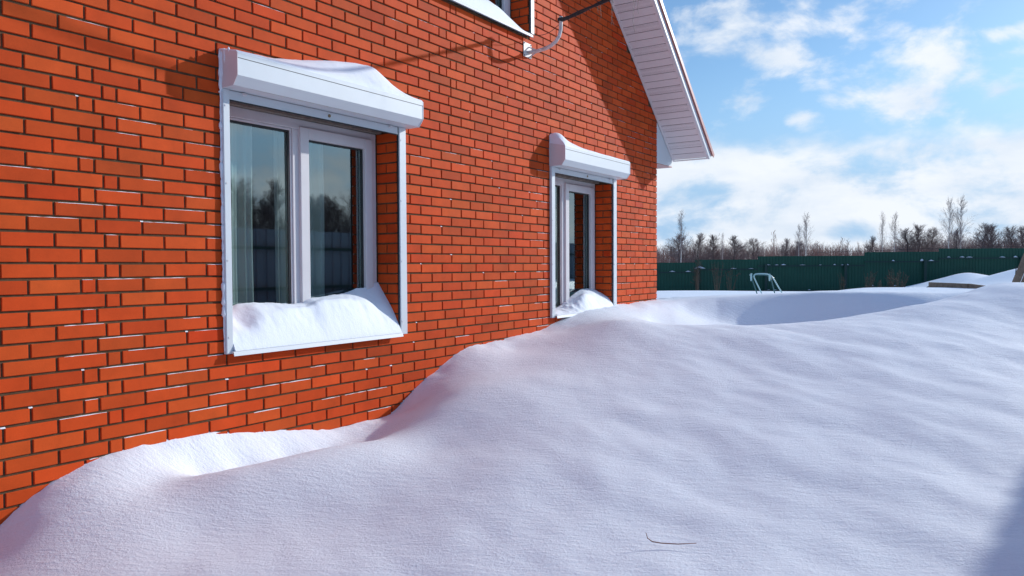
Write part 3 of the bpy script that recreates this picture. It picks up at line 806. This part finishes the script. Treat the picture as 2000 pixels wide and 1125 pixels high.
# ================================================================== FENCE (far, green)
ZF = 29.
def fpt(px, dz=0, off=0.):
    p = CAM+(RT*((px-1000)/F_PX)+f0*1.)*ZF; return Vector((p.x, p.y, 0))
def ztop(px, py): return at(px, py, ZF).z
along = (fpt(1900)-fpt(1300)).normalized(); nrm_ = Vector((along.y, -along.x, 0))
if nrm_.dot(CAM-fpt(1500)) < 0: nrm_ = -nrm_
fence = empty('metal_fence', fpt(1500)); fence.location = (0, 0, 0)
tag(fence, 'dark green corrugated sheet metal fence stepping up to the right behind the snow', 'fence')
runs = [(930, 1090, 523), (1090, 1225, 518), (1225, 1357, 513), (1357, 1480, 507), (1480, 1688, 500), (1688, 1833, 492), (1833, 2080, 485), (2080, 2300, 478), (2300, 2520, 471)]
def corr_panel(pa, pb, z0, z1, pitch_=.115, dep=.012, dirv=None, nv=None):
    mb = MB(); L_ = (pb-pa).length; d = (pb-pa).normalized(); k = max(2, int(L_/pitch_)); n = 0
    prof = [(0, 0), (.62, 0), (.70, 1), (.92, 1), (1, 0)]
    row = []
    for i in range(k):
        for (f, h) in prof[:-1]: row.append(((i+f)/k*L_, h))
    row.append((L_, 0))
    for (s, h) in row:
        p = pa+d*s+nv*(h*dep)
        mb.v += [(p.x, p.y, z0), (p.x, p.y, z1)]
    for i in range(len(row)-1): mb.face((2*i, 2*i+2, 2*i+3, 2*i+1))
    n = len(mb.v)
    for (s, h) in row:
        p = pa+d*s+nv*(h*dep-.004)
        mb.v += [(p.x, p.y, z0), (p.x, p.y, z1)]
    for i in range(len(row)-1): mb.face((n+2*i, n+2*i+1, n+2*i+3, n+2*i+2)); mb.face((2*i+1, 2*i+3, n+2*i+3, n+2*i+1))
    return mb
for (a, b_, y) in runs:
    z1 = ztop((a+b_)/2, y)
    pn = corr_panel(fpt(a), fpt(b_), .3, z1, nv=-nrm_).build('panel', M['greenfence'], fence)
    for dz in (.37, 1.32):
        rl = MB(); rl.bar(fpt(a)+nrm_*.03+Vector((0, 0, z1-dz)), fpt(b_)+nrm_*.03+Vector((0, 0, z1-dz)), .045, .05)
        rl.build('rail', M['greendark'], fence)
fposts = [1075, 1215, 1363, 1495, 1650, 1805, 1992, 2160, 2330, 2500]
for px in fposts:
    y = [r_[2] for r_ in runs if r_[0] <= px <= r_[1]]
    z1 = ztop(px, y[0] if y else 500)-.30
    b = MB(); p = fpt(px)+nrm_*.09; b.box(p.x-.04, p.x+.04, p.y-.04, p.y+.04, .3, z1); po_ = b.build('post', M['greendark'], fence)
# snow bits on rails and posts
def blob(mb, p, rx, rz_):
    n = len(mb.v); k = 7
    mb.v.append((p.x, p.y, p.z+rz_))
    for i in range(k):
        a = 2*math.pi*i/k; q = p+along*(math.cos(a)*rx)+nrm_*(math.sin(a)*.03); mb.v.append((q.x, q.y, q.z+rnd.uniform(0, .25)*rz_))
    for i in range(k): mb.face((n, n+1+i, n+1+(i+1) % k))
    mb.face([n+1+i for i in range(k)][::-1])
for (px, lvl) in [(1345, 0), (1312, 0), (1365, 0), (1433, 0), (1468, 0), (1500, 0), (1518, 0), (1530, 0), (1565, 0), (1600, 0), (1631, 0), (1644, 0), (1652, 0), (1745, 0), (1800, 0), (1817, 0), (1852, 0), (1878, 0), (1893, 0), (1955, 0), (1982, 0),
                  (1390, 1), (1452, 1), (1500, 1), (1515, 1), (1582, 1), (1652, 1), (1668, 1), (1705, 1), (1746, 1), (1800, 1), (1810, 1)]:
    y = [r_[2] for r_ in runs if r_[0] <= px <= r_[1]][0]; z1 = ztop(px, y)
    p = fpt(px+rnd.uniform(-2, 2))+nrm_*.035; p.z = z1-(.37 if lvl == 0 else 1.32)+.026
    big = px in (1365, 1800, 1982)
    sn_ = MB(); blob(sn_, p, rnd.uniform(.05, .15)*(1.5 if big else 1), rnd.uniform(.02, .05)*(3 if big else 1)); sn_.build('snow_lump', M['snowfine'], fence, smooth=True)

# side fence of the plot, outside the frame, seen as a reflection in the glass
sf = empty('side_fence'); tag(sf, 'grey corrugated fence along the right side of the yard, seen mirrored in the windows', 'fence')
pa, pb = Vector((5.80, -3, 0)), Vector((6.05, 27, 0))
nvv = Vector((-1, .008, 0)).normalized()
prev = pa
for i in range(12):
    nx = pa.lerp(pb, (i+1)/12)
    corr_panel(prev, nx, .5, 2.73, .2, .02, nv=-nvv).build('panel', M['greyfence'], sf)
    for zz in (2.42, 1.75):
        rl = MB(); rl.bar(prev+nvv*.05+Vector((0, 0, zz)), nx+nvv*.05+Vector((0, 0, zz)), .05, .05); rl.build('rail', M['greendark'], sf)
    prev = nx
# ================================================================== tube frame, board, leaning plank
def tp(px, py, Z): return at(px, py, Z)
fr_ = empty('tube_frame', (0, 0, 0)); tag(fr_, 'pale bent metal tube frame sticking out of the snow before the green fence', 'metal frame')
Zt = 17.
def bend(mb, pts, r_, k=8):
    out = [pts[0]]
    for i in range(1, len(pts)-1):
        p, c, q = pts[i-1], pts[i], pts[i+1]
        a = c+(p-c).normalized()*.13; b = c+(q-c).normalized()*.13
        for f in (0, .25, .5, .75, 1): out.append(a.lerp(c, f).lerp(c.lerp(b, f), f))
    out.append(pts[-1]); mb.tube(out, r_, k)
b = MB(); bend(b, [tp(1491, 580, Zt), tp(1469, 534.5, Zt), tp(1505, 534.5, Zt), tp(1532, 580, Zt)], .014); o = b.build('front_hoop', M['tube'], fr_, smooth=True)
b = MB(); bend(b, [tp(1481, 580, Zt+.5), tp(1465.5, 536.5, Zt+.5), tp(1504, 537, Zt+.5), tp(1515, 580, Zt+.5)], .013); o = b.build('rear_hoop', M['teal'], fr_, smooth=True)
b = MB(); b.bar(tp(1468, 535, Zt), tp(1465.5, 537, Zt+.5), .03); b.bar(tp(1503, 536, Zt), tp(1504, 541, Zt+.5), .03); b.build('crossbar', M['tube'], fr_)
for i, (px, Z) in enumerate(((1467, Zt-.04), (1503, Zt+.05))):
    b = MB(); p = tp(px, 541, Z); b.tube([p+Vector((0, 0, .06)), p, p-Vector((0, 0, .09))], [.016, .022, .014], 8); b.build('joint', M['tube'], fr_)

bd = empty('plank_box'); tag(bd, 'low weathered plank edge of a raised bed half buried in snow at the right', 'raised bed')
a0 = at(1893, 554, 13.0); a1 = at(1945, 557, 12.4); a2 = at(1893, 553, 13.0)+f0*1.2
b = MB(); b.bar(Vector((a0.x, a0.y, a0.z-.17)), Vector((a1.x, a1.y, a1.z-.20)), .035, .34); b.build('front_plank', M['wood'], bd)
b = MB(); b.bar(Vector((a0.x, a0.y, a0.z-.17))-RT*.02, Vector((a2.x, a2.y, a0.z-.17))-RT*.02, .035, .34); b.build('side_plank', M['wood'], bd)
lp = MB(); lp.bar(at(1980, 562, 11.2), at(2018, 470, 11.2), .085, .05, up=tuple(f0))
o = lp.build('leaning_plank', M['wood'], None); tag(o, 'weathered plank leaning at the right edge of the picture', 'plank')
lp = MB(); lp.bar(at(1996, 566, 11.5), at(2024, 500, 11.5), .10, .04, up=tuple(f0))
o = lp.build('leaning_plank', M['wood'], None); tag(o, 'second darker plank behind the leaning plank at the right edge', 'plank')
st = MB(); st.bar(at(1982, 552, 15), at(1985, 520, 15), .012); o = st.build('stake', M['black'], None); tag(o, 'thin dark stake in the snow left of the leaning plank', 'stake')

# ================================================================== weeds in front of the green fence
def weed(px, py, Z, h, n_, spread, label, mat_='weed'):
    base = at(px, py, Z); mb = MB(); rr = random.Random(px)
    for i in range(n_):
        a = rr.uniform(0, 6.28); s = rr.uniform(.2, 1)*spread; hh = h*rr.uniform(.55, 1.)
        top = Vector((math.cos(a)*s, math.sin(a)*s, hh)); p0 = Vector((math.cos(a)*.03, math.sin(a)*.03, -.3))
        q = [p0.lerp(top, f)+Vector((0, 0, .12*hh*math.sin(math.pi*f))) for f in (0, .3, .6, 1)]
        mb.tube(q, [.010, .007, .005, .003], 3, False)
        for k in range(7):
            f = rr.uniform(.35, 1); c = p0.lerp(top, f)+Vector((0, 0, .12*hh*math.sin(math.pi*f))); dv = Vector((rr.uniform(-1, 1), rr.uniform(-1, 1), rr.uniform(.1, 1)))*.13*h
            mb.tube([c, c+dv], [.004, .012 if rr.random() < .3 else .003], 3, False)
    o = mb.build('dry_weed', M[mat_], None, fix=False); o.location = base
    tag(o, label, 'dry weed', 'dry weeds along the green fence')
weed(1362, 575, 27.5, 1.45, 12, .22, 'tall brown dry weed at the left post of the green fence')
weed(1400, 572, 27.0, 1.1, 10, .5, 'sprawling thin dry brush against the green fence, left of the tube frame')
weed(1425, 572, 26.8, .9, 8, .4, 'low dark dry brush just left of the tube frame')
weed(1698, 572, 26.5, .75, 12, .28, 'short bushy ochre weed in front of the green fence')
weed(1720, 572, 26.0, .5, 8, .3, 'smallest dry weed between the ochre weed and the tall one')
weed(1745, 575, 25.5, .95, 14, .25, 'dark brown weed with leaves before the fence, right of the ochre one')
weed(1757, 576, 25.0, .8, 10, .3, 'rightmost brown dry weed where the drift rises')
weed(1645, 566, 26.8, .6, 6, .15, 'single thin weed near the fence post right of the tube frame')
cl_ = MB()
for k in range(9):
    p = at(1812+k*2.2, 563+rnd.uniform(-1.5, 1.5), 24.3); cl_.tube([p-Vector((.05, 0, .03)), p+Vector((.04, .02, .05))], [.06, .03], 6)
o = cl_.build('rubble_pile', M['barkdark'], None); tag(o, 'dark clods poking out of the snow at the foot of the green fence', 'clods')

# ================================================================== TREES
def grow(kind, seed):
    """returns (trunk MB, crown MB) of unit-scale tree, height in metres"""
    rr = random.Random(seed); T = MB(); Cw = MB(); rmin = {'round': .0065, 'birch': .0065, 'sapling': .010}[kind]
    def branch(mb, p, d, L_, r_, depth, droop, dens):
        segs = 4; pts = [p]; q = p.copy(); dd = d.copy()
        for i in range(segs):
            dd = (dd+Vector((rr.uniform(-.09, .09), rr.uniform(-.09, .09), rr.uniform(-.02, .14)-droop*.1))).normalized()
            q = q+dd*(L_/segs); pts.append(q.copy())
        mb.tube(pts, [max(rmin, r_*(1-.72*i/segs)) for i in range(segs+1)], 3, False)
        if depth <= 0: return
        nk = dens
        for k in range(nk):
            f = .12+.88*(k+rr.random())/nk; i = min(segs-1, int(f*segs)); c = pts[i].lerp(pts[i+1], f*segs-i)
            a = rr.uniform(0, 6.28); ax = dd.orthogonal().normalized(); ax.rotate(Matrix.Rotation(a, 3, dd))
            nd = (dd*1.0+ax*rr.uniform(.5, .95)).normalized()
            branch(mb, c, nd, L_*rr.uniform(.38, .6), r_*.48, depth-1, droop, dens)
    if kind == 'birch':
        H = 10.; lean = Vector((rr.uniform(-.35, .35), rr.uniform(-.3, .3), 0)); pts = []
        for i in range(13):
            f = i/12; pts.append(Vector((0, 0, H*f))+lean*f*f+Vector((rr.uniform(-.05, .05), rr.uniform(-.05, .05), 0)))
        T.tube(pts, [.115*(1-f/13)+.012 for f in range(13)], 7)
        for k in range(46):
            f = .30+.69*(k+rr.random())/46; i = min(11, int(f*12)); c = pts[i].lerp(pts[i+1], f*12-i)
            a = rr.uniform(0, 6.28); L_ = (1.0-abs(f-.55)*1.5)*1.75*rr.uniform(.6, 1.1)+.3
            branch(Cw, c, Vector((math.cos(a)*.55, math.sin(a)*.55, .95)).normalized(), L_, .024, 2, .2, 4)
    elif kind == 'sapling':
        H = 6.5; pts = [Vector((rr.uniform(-.06, .06), rr.uniform(-.06, .06), H*i/8)) for i in range(9)]
        T.tube(pts, [.06*(1-i/9)+.008 for i in range(9)], 6)
        for k in range(30):
            f = .2+.78*(k+rr.random())/30; i = min(7, int(f*8)); c = pts[i].lerp(pts[i+1], f*8-i); a = rr.uniform(0, 6.28)
            branch(Cw, c, Vector((math.cos(a)*.6, math.sin(a)*.6, .8)).normalized(), 1.3*(1.1-f)+.25, .018, 2, .1, 3)
    else:
        H = 6.8
        pts = [Vector((rr.uniform(-.06, .06)*i*.4, rr.uniform(-.06, .06)*i*.4, H*.93*i/8)) for i in range(9)]
        T.tube(pts, [.09*(1-i/9)**1.0+.015 for i in range(9)], 7)
        for k in range(62):
            f = .08+.90*(k+rr.random())/62; i = min(7, int(f*8)); c = pts[i].lerp(pts[i+1], f*8-i); a = rr.uniform(0, 6.28)
            L_ = (2.3*(1-f)**.5+.25)*rr.uniform(.6, 1.1)
            branch(Cw, c, Vector((math.cos(a), math.sin(a), .55+1.5*f*f+rr.uniform(-.1, .3))).normalized(), L_, .020, 2, -.05, 7)
    return T, Cw
protos = {}
for kind, n_, tm, cm in (('birch', 3, 'birch', 'birchtwig'), ('sapling', 2, 'barkdark', 'twigred'), ('round', 4, 'barkdark', 'twigdark')):
    protos[kind] = []
    for s_ in range(n_):
        T, Cw = grow(kind, 11+s_*5); nm_ = {'birch': 'birch_tree', 'sapling': 'young_tree', 'round': 'bare_tree'}[kind]
        root = empty(nm_); t_o = T.build('trunk', M[tm], root, smooth=True); c_o = Cw.build('crown', M[cm], root, fix=False)
        protos[kind].append([root, t_o, c_o, False])
GT = {'birch': 'birch trees beyond the green fence', 'sapling': 'young trees beyond the green fence', 'round': 'dark bare trees beyond the green fence'}
HT = {'birch': 10.4, 'sapling': 6.8, 'round': 7.0}
def tree(kind, px, top, Z, label, v, wd=1., group=None):
    pr = protos[kind][v % len(protos[kind])]
    if not pr[3]: r_, a, b = pr[0], pr[1], pr[2]; pr[3] = True
    else:
        r_ = pr[0].copy(); COL.objects.link(r_); a = pr[1].copy(); b = pr[2].copy()
        for c in (a, b): COL.objects.link(c); c.parent = r_
    zt_ = at(px, top, Z).z; p = at(px, 520, Z); s = (zt_-.7)/HT[kind]
    r_.location = (p.x, p.y, .7); wd = wd*1.5 if kind == 'round' else wd; r_.scale = (s*wd, s*wd, s); r_.rotation_euler = (0, 0, rnd.uniform(0, 6.28))
    tag(r_, label, 'tree', group or GT[kind]); return r_
TR = [
 ('birch', 1330, 413, 100, 'tall white trunked birch nearest the house corner', 0, .75),
 ('birch', 1411, 457, 105, 'short birch with a bright white stem left of the tube frame', 1, .6),
 ('birch', 1574, 418, 100, 'tall birch above the middle of the green fence, taller of a close pair', 2, .8),
 ('birch', 1560, 440, 104, 'shorter birch leaning on the left side of the tall middle birch', 1, .8),
 ('birch', 1723, 416, 100, 'slender straight birch, left of the pair right of centre', 0, .55),
 ('birch', 1747, 418, 101, 'forked top birch, right of the pair right of centre', 1, .75),
 ('birch', 1852, 390, 92, 'left of the two tallest birches near the right edge', 2, .8),
 ('birch', 1876, 386, 92, 'tallest birch of all, right of the two near the right edge', 0, .85),
 ('sapling', 1283, 478, 90, 'dark bare young tree peeking past the house corner', 0, 1.),
 ('round', 1326, 457, 120, 'round bare tree around the foot of the leftmost birch', 0, 1.15),
 ('round', 1364, 456, 120, 'upright dense bare tree, second from the house corner', 1, .85),
 ('round', 1393, 458, 122, 'open crowned bare tree left of the short white birch', 2, .85),
 ('round', 1434, 461, 120, 'wide fan shaped bare tree above the second fence step', 3, 1.1),
 ('round', 1472, 465, 120, 'broad bare tree straight above the tube frame', 0, 1.05),
 ('sapling', 1511, 449, 115, 'thin pointed young tree right of the tube frame', 1, .9),
 ('round', 1534, 466, 122, 'small dense dark bare tree before the middle birch pair', 1, .7),
 ('round', 1562, 470, 124, 'dark low bare tree behind the middle birch pair', 2, .9),
 ('sapling', 1597, 470, 118, 'reddish young tree just right of the middle birch pair', 0, 1.2),
 ('sapling', 1645, 462, 118, 'pale reddish young tree alone in the gap right of the middle birches', 1, 1.),
 ('sapling', 1655, 466, 119, 'lower young tree touching the lone one in the gap', 0, .9),
 ('sapling', 1676, 472, 119, 'smallest young tree in the gap above the fence', 1, .9),
 ('round', 1703, 462, 118, 'narrow brownish bare tree left of the slender birch', 3, .75),
 ('round', 1771, 446, 112, 'bare tree just right of the forked birch', 1, .95),
 ('round', 1795, 438, 112, 'tall dark bare tree, highest of the three left of the two tallest birches', 2, .8),
 ('round', 1820, 444, 112, 'bare tree touching the left of the two tallest birches', 0, .85),
 ('round', 1866, 448, 108, 'dense dark bare tree between the feet of the two tallest birches', 3, .8),
 ('round', 1921, 437, 106, 'dark bare tree right of the tallest birch', 1, 1.),
 ('round', 1937, 439, 107, 'dark bare tree joined to the right side of its taller twin', 2, .85),
 ('round', 1973, 441, 106, 'bare tree second from the right edge', 0, .85),
 ('round', 1996, 443, 106, 'bare tree cut by the right edge of the photo', 3, .9),
]
for t_ in TR: tree(*t_)
# brushwood band (uncountable)
def brush(name, pxs, top, Z, mat_, label, dens, jit=8, seed=3):
    rr = random.Random(seed); mb = MB()
    for i in range(dens):
        px = rr.uniform(*pxs); Zz = Z+rr.uniform(-6, 12); h_ = at(px, top(px)+rr.uniform(-jit, jit*1.5), Zz).z-.7
        p = at(px, 520, Zz); p.z = .7; h_ = max(.6, h_)
        lean = Vector((rr.uniform(-.35, .35), rr.uniform(-.35, .35), h_)); q = [p, p+lean*.5+Vector((rr.uniform(-.1, .1), 0, 0)), p+lean]
        mb.tube(q, [.035, .022, .008], 3, False)
        for k in range(7):
            f = rr.uniform(.25, .95); c = p+lean*f; dv = Vector((rr.uniform(-.5, .5), rr.uniform(-.5, .5), rr.uniform(.3, .9)))*h_*.28
            mb.tube([c, c+dv], [.016, .006], 3, False)
    o = mb.build(name, mat_, None, fix=False); tag(o, label, 'brushwood', kind='stuff')
tl = lambda px: np.interp(px, [1283, 1330, 1400, 1480, 1560, 1620, 1690, 1760, 1850, 1900, 2000], [490, 487, 485, 487, 482, 484, 487, 478, 474, 476, 472])
brush('brushwood', (1240, 2080), tl, 128, M['twigred'], 'reddish brown brushwood band beyond the green fence', 3200)
brush('dark_brushwood', (1240, 2080), lambda p: tl(p)+5, 150, M['twigdark'], 'dark distant scrub behind the reddish brushwood', 900, 5, 5)
# utility wire far away
w = MB(); w.tube([at(1595, 493, 95), at(1700, 490, 93), at(1800, 486, 91), at(2100, 478, 88)], .022, 4); o = w.build('power_line', M['black'], None)
tag(o, 'thin distant power line crossing the trees', 'wire')
# dark wood to the right of the plot (mirrored in the panes)
rr = random.Random(9); k = 0
for row in range(2):
    for i in range(34):
        y = -6+i*2.5+rr.uniform(-.8, .8); x = 46+row*4+rr.uniform(-1.5, 1.5)
        pr = protos['round'][(i+row) % 4]; r_ = pr[0].copy(); COL.objects.link(r_)
        for c in (pr[1], pr[2]): c2 = c.copy(); COL.objects.link(c2); c2.parent = r_
        s = rr.uniform(.95, 1.3); r_.location = (x, y, .7); r_.scale = (s*1.2, s*1.2, s); r_.rotation_euler = (0, 0, rr.uniform(0, 6.28))
        tag(r_, 'dark bare tree in the wood beyond the side fence, seen only mirrored in the windows', 'tree', 'wood beyond the side fence')

# ================================================================== LIGHT
SUN = Vector((.423, .822, .372)).normalized()
sl = bpy.data.lights.new('sun', 'SUN'); sl.energy = 3.3; sl.angle = R(.9); sl.color = (1, .985, .95)
so_ = bpy.data.objects.new('sun', sl); COL.objects.link(so_); so_.rotation_euler = (-SUN).to_track_quat('-Z', 'Y').to_euler()
W = bpy.data.worlds.new('World'); SC.world = W; W.use_nodes = True
nt = W.node_tree; N = nt.nodes; L = nt.links
bg = N['Background']; bg.inputs['Strength'].default_value = .15
sky = N.new('ShaderNodeTexSky'); sky.sky_type = 'NISHITA'; sky.sun_disc = False
sky.sun_elevation = math.asin(SUN.z); sky.sun_rotation = math.atan2(SUN.x, SUN.y); sky.air_density = 1.0; sky.dust_density = .6; sky.ozone_density = 3.0; sky.altitude = 100
tc = N.new('ShaderNodeTexCoord')
def math_(op, a, b=None, c=None, clamp=False):
    m = N.new('ShaderNodeMath'); m.operation = op; m.use_clamp = clamp
    for i, v in enumerate((a, b, c)):
        if v is None: continue
        if isinstance(v, (int, float)): m.inputs[i].default_value = v
        else: L.new(v, m.inputs[i])
    return m.outputs[0]
sep = N.new('ShaderNodeSeparateXYZ'); L.new(tc.outputs['Generated'], sep.inputs[0])
az = math_('ARCTAN2', sep.outputs[0], sep.outputs[1]); el_ = math_('ARCSINE', sep.outputs[2])
def azel(px, py):
    d = (RT*((px-1000)/F_PX)+UP*((562.5-py)/F_PX)+FW).normalized(); return math.atan2(d.x, d.y), math.asin(d.z)
comb = N.new('ShaderNodeCombineXYZ'); L.new(az, comb.inputs[0]); L.new(math_('MULTIPLY', el_, 1.7), comb.inputs[1])
nz = N.new('ShaderNodeTexNoise'); nz.inputs['Scale'].default_value = 7.5; nz.inputs['Detail'].default_value = 9; nz.inputs['Roughness'].default_value = .60; nz.inputs['Distortion'].default_value = .25
L.new(comb.outputs[0], nz.inputs['Vector'])
nz2 = N.new('ShaderNodeTexNoise'); nz2.inputs['Scale'].default_value = 22; nz2.inputs['Detail'].default_value = 6; L.new(comb.outputs[0], nz2.inputs['Vector'])
CL = [(1420, 60, 115, 75, .95), (1330, 60, 70, 80, .7), (1530, 130, 85, 42, .85), (1470, 190, 62, 40, .75), (1565, 235, 42, 28, 1.0), (1560, 40, 80, 45, .35), (1660, 40, 60, 50, .55),
      (1760, 70, 150, 50, .55), (1830, 110, 95, 62, 1.0), (1800, 190, 95, 55, .95), (1905, 150, 60, 40, .7), (1950, 170, 70, 35, .6), (1960, 70, 80, 18, .6), (1960, 110, 80, 15, .6), (1640, 195, 60, 22, .6), (1700, 120, 90, 25, .35)]
acc = None
for (px, py, sx, sy, amp) in CL:
    a0_, e0_ = azel(px, py); sa_, se_ = sx/F_PX*.80, sy/F_PX*.95
    u = math_('DIVIDE', math_('SUBTRACT', az, a0_), sa_); v = math_('DIVIDE', math_('SUBTRACT', el_, e0_), se_)
    d_ = math_('ADD', math_('MULTIPLY', u, u), math_('MULTIPLY', v, v))
    g_ = math_('MULTIPLY', math_('EXPONENT', math_('MULTIPLY', d_, -.9)), amp)
    acc = g_ if acc is None else math_('MAXIMUM', acc, g_)
# outside the view window: let plain noise make the clouds
e_b = azel(1640, 262)[1]
band = N.new('ShaderNodeMapRange'); band.interpolation_type = 'SMOOTHSTEP'
wob_ = math_('MULTIPLY_ADD', nz.outputs['Fac'], .10, -.05)
L.new(math_('ADD', el_, wob_), band.inputs[0]); band.inputs[1].default_value = e_b+.030; band.inputs[2].default_value = e_b-.032; band.inputs[3].default_value = 0; band.inputs[4].default_value = .98
acc = math_('MAXIMUM', acc, band.outputs[0])
pa_ = None
for (px, py, sx, sy, amp) in [(1660, 455, 50, 22, 1.), (1740, 455, 70, 16, .8), (1310, 470, 60, 40, .8), (1400, 450, 60, 14, .4), (1690, 300, 0, 0, 0)]:
    if not sx: continue
    a0_, e0_ = azel(px, py); u = math_('DIVIDE', math_('SUBTRACT', az, a0_), sx/F_PX); v = math_('DIVIDE', math_('SUBTRACT', el_, e0_), sy/F_PX)
    g_ = math_('MULTIPLY', math_('EXPONENT', math_('MULTIPLY', math_('ADD', math_('MULTIPLY', u, u), math_('MULTIPLY', v, v)), -1.)), amp*.42)
    pa_ = g_ if pa_ is None else math_('ADD', pa_, g_)
acc = math_('SUBTRACT', acc, pa_)
hi = N.new('ShaderNodeMapRange'); hi.interpolation_type = 'SMOOTHSTEP'; L.new(el_, hi.inputs[0]); hi.inputs[1].default_value = R(20); hi.inputs[2].default_value = R(34); hi.inputs[3].default_value = 0; hi.inputs[4].default_value = .12
side = N.new('ShaderNodeMapRange'); side.interpolation_type = 'SMOOTHSTEP'; L.new(math_('ABSOLUTE', math_('SUBTRACT', az, azel(1640, 200)[0])), side.inputs[0]); side.inputs[1].default_value = .28; side.inputs[2].default_value = .45; side.inputs[3].default_value = 0; side.inputs[4].default_value = .45
back = N.new('ShaderNodeMapRange'); back.interpolation_type = 'SMOOTHSTEP'; L.new(math_('ABSOLUTE', math_('SUBTRACT', az, azel(1640, 200)[0])), back.inputs[0]); back.inputs[1].default_value = 1.3; back.inputs[2].default_value = 1.9; back.inputs[3].default_value = 1; back.inputs[4].default_value = .1
acc = math_('MAXIMUM', acc, math_('MAXIMUM', hi.outputs[0], side.outputs[0]))
acc = math_('MULTIPLY', acc, back.outputs[0])
dens = math_('ADD', acc, math_('MULTIPLY_ADD', nz.outputs['Fac'], 3.6, -2.15))
dens = math_('ADD', dens, math_('MULTIPLY_ADD', nz2.outputs['Fac'], 1.1, -.55))
cov = N.new('ShaderNodeMapRange'); cov.interpolation_type = 'SMOOTHSTEP'; L.new(dens, cov.inputs[0]); cov.inputs[1].default_value = -.10; cov.inputs[2].default_value = .78; cov.inputs[3].default_value = 0; cov.inputs[4].default_value = .93
# cloud colour: bright tops, soft grey-blue undersides and a faint grey layer near the horizon
cr = N.new('ShaderNodeValToRGB'); E = cr.color_ramp.elements
E[0].position = .30; E[0].color = (.66, .75, .87, 1); E[1].position = .62; E[1].color = (.88, .915, .965, 1)
nz3 = N.new('ShaderNodeTexNoise'); nz3.inputs['Scale'].default_value = 5.5; nz3.inputs['Detail'].default_value = 7
mp3 = N.new('ShaderNodeMapping'); mp3.inputs['Location'].default_value = (3.3, 1.2, 0); mp3.inputs['Scale'].default_value = (1, 2.2, 1)
L.new(comb.outputs[0], mp3.inputs[0]); L.new(mp3.outputs[0], nz3.inputs['Vector']); L.new(math_('ADD', nz3.outputs['Fac'], math_('MULTIPLY', math_('SUBTRACT', nz.outputs['Fac'], .5), .6)), cr.inputs[0])
sc_ = N.new('ShaderNodeVectorMath'); sc_.operation = 'SCALE'; L.new(cr.outputs[0], sc_.inputs[0]); sc_.inputs['Scale'].default_value = 8.2
CLOUD = sc_
# sky tint
mxs = N.new('ShaderNodeMix'); mxs.data_type = 'RGBA'; mxs.blend_type = 'MULTIPLY'; mxs.inputs[0].default_value = 1; L.new(sky.outputs[0], mxs.inputs[6]); mxs.inputs[7].default_value = (.79, .965, 1.06, 1)
mix = N.new('ShaderNodeMix'); mix.data_type = 'RGBA'; L.new(cov.outputs[0], mix.inputs[0]); hz_ = N.new('ShaderNodeMapRange'); hz_.interpolation_type = 'SMOOTHSTEP'; L.new(el_, hz_.inputs[0]); hz_.inputs[1].default_value = R(15); hz_.inputs[2].default_value = R(3); hz_.inputs[3].default_value = 0; hz_.inputs[4].default_value = .92
mh = N.new('ShaderNodeMix'); mh.data_type = 'RGBA'; L.new(hz_.outputs[0], mh.inputs[0]); L.new(mxs.outputs[2], mh.inputs[6]); mh.inputs[7].default_value = (2.9, 4.5, 6.6, 1)
L.new(mh.outputs[2], mix.inputs[6]); L.new(sc_.outputs[0], mix.inputs[7])
lift = N.new('ShaderNodeMapRange'); lift.interpolation_type = 'SMOOTHSTEP'; L.new(el_, lift.inputs[0]); lift.inputs[1].default_value = R(20); lift.inputs[2].default_value = R(42); lift.inputs[3].default_value = .82; lift.inputs[4].default_value = 1.25
fin = N.new('ShaderNodeVectorMath'); fin.operation = 'SCALE'; L.new(mix.outputs[2], fin.inputs[0]); L.new(lift.outputs[0], fin.inputs['Scale'])
L.new(fin.outputs[0], bg.inputs['Color'])

SC.view_settings.view_transform = 'Standard'; SC.view_settings.look = 'None'; SC.view_settings.exposure = 0.10; SC.view_settings.gamma = 1; SC.view_settings.use_curve_mapping = False
SC.cycles.max_bounces = 8; SC.cycles.transparent_max_bounces = 16; SC.cycles.sample_clamp_indirect = 8
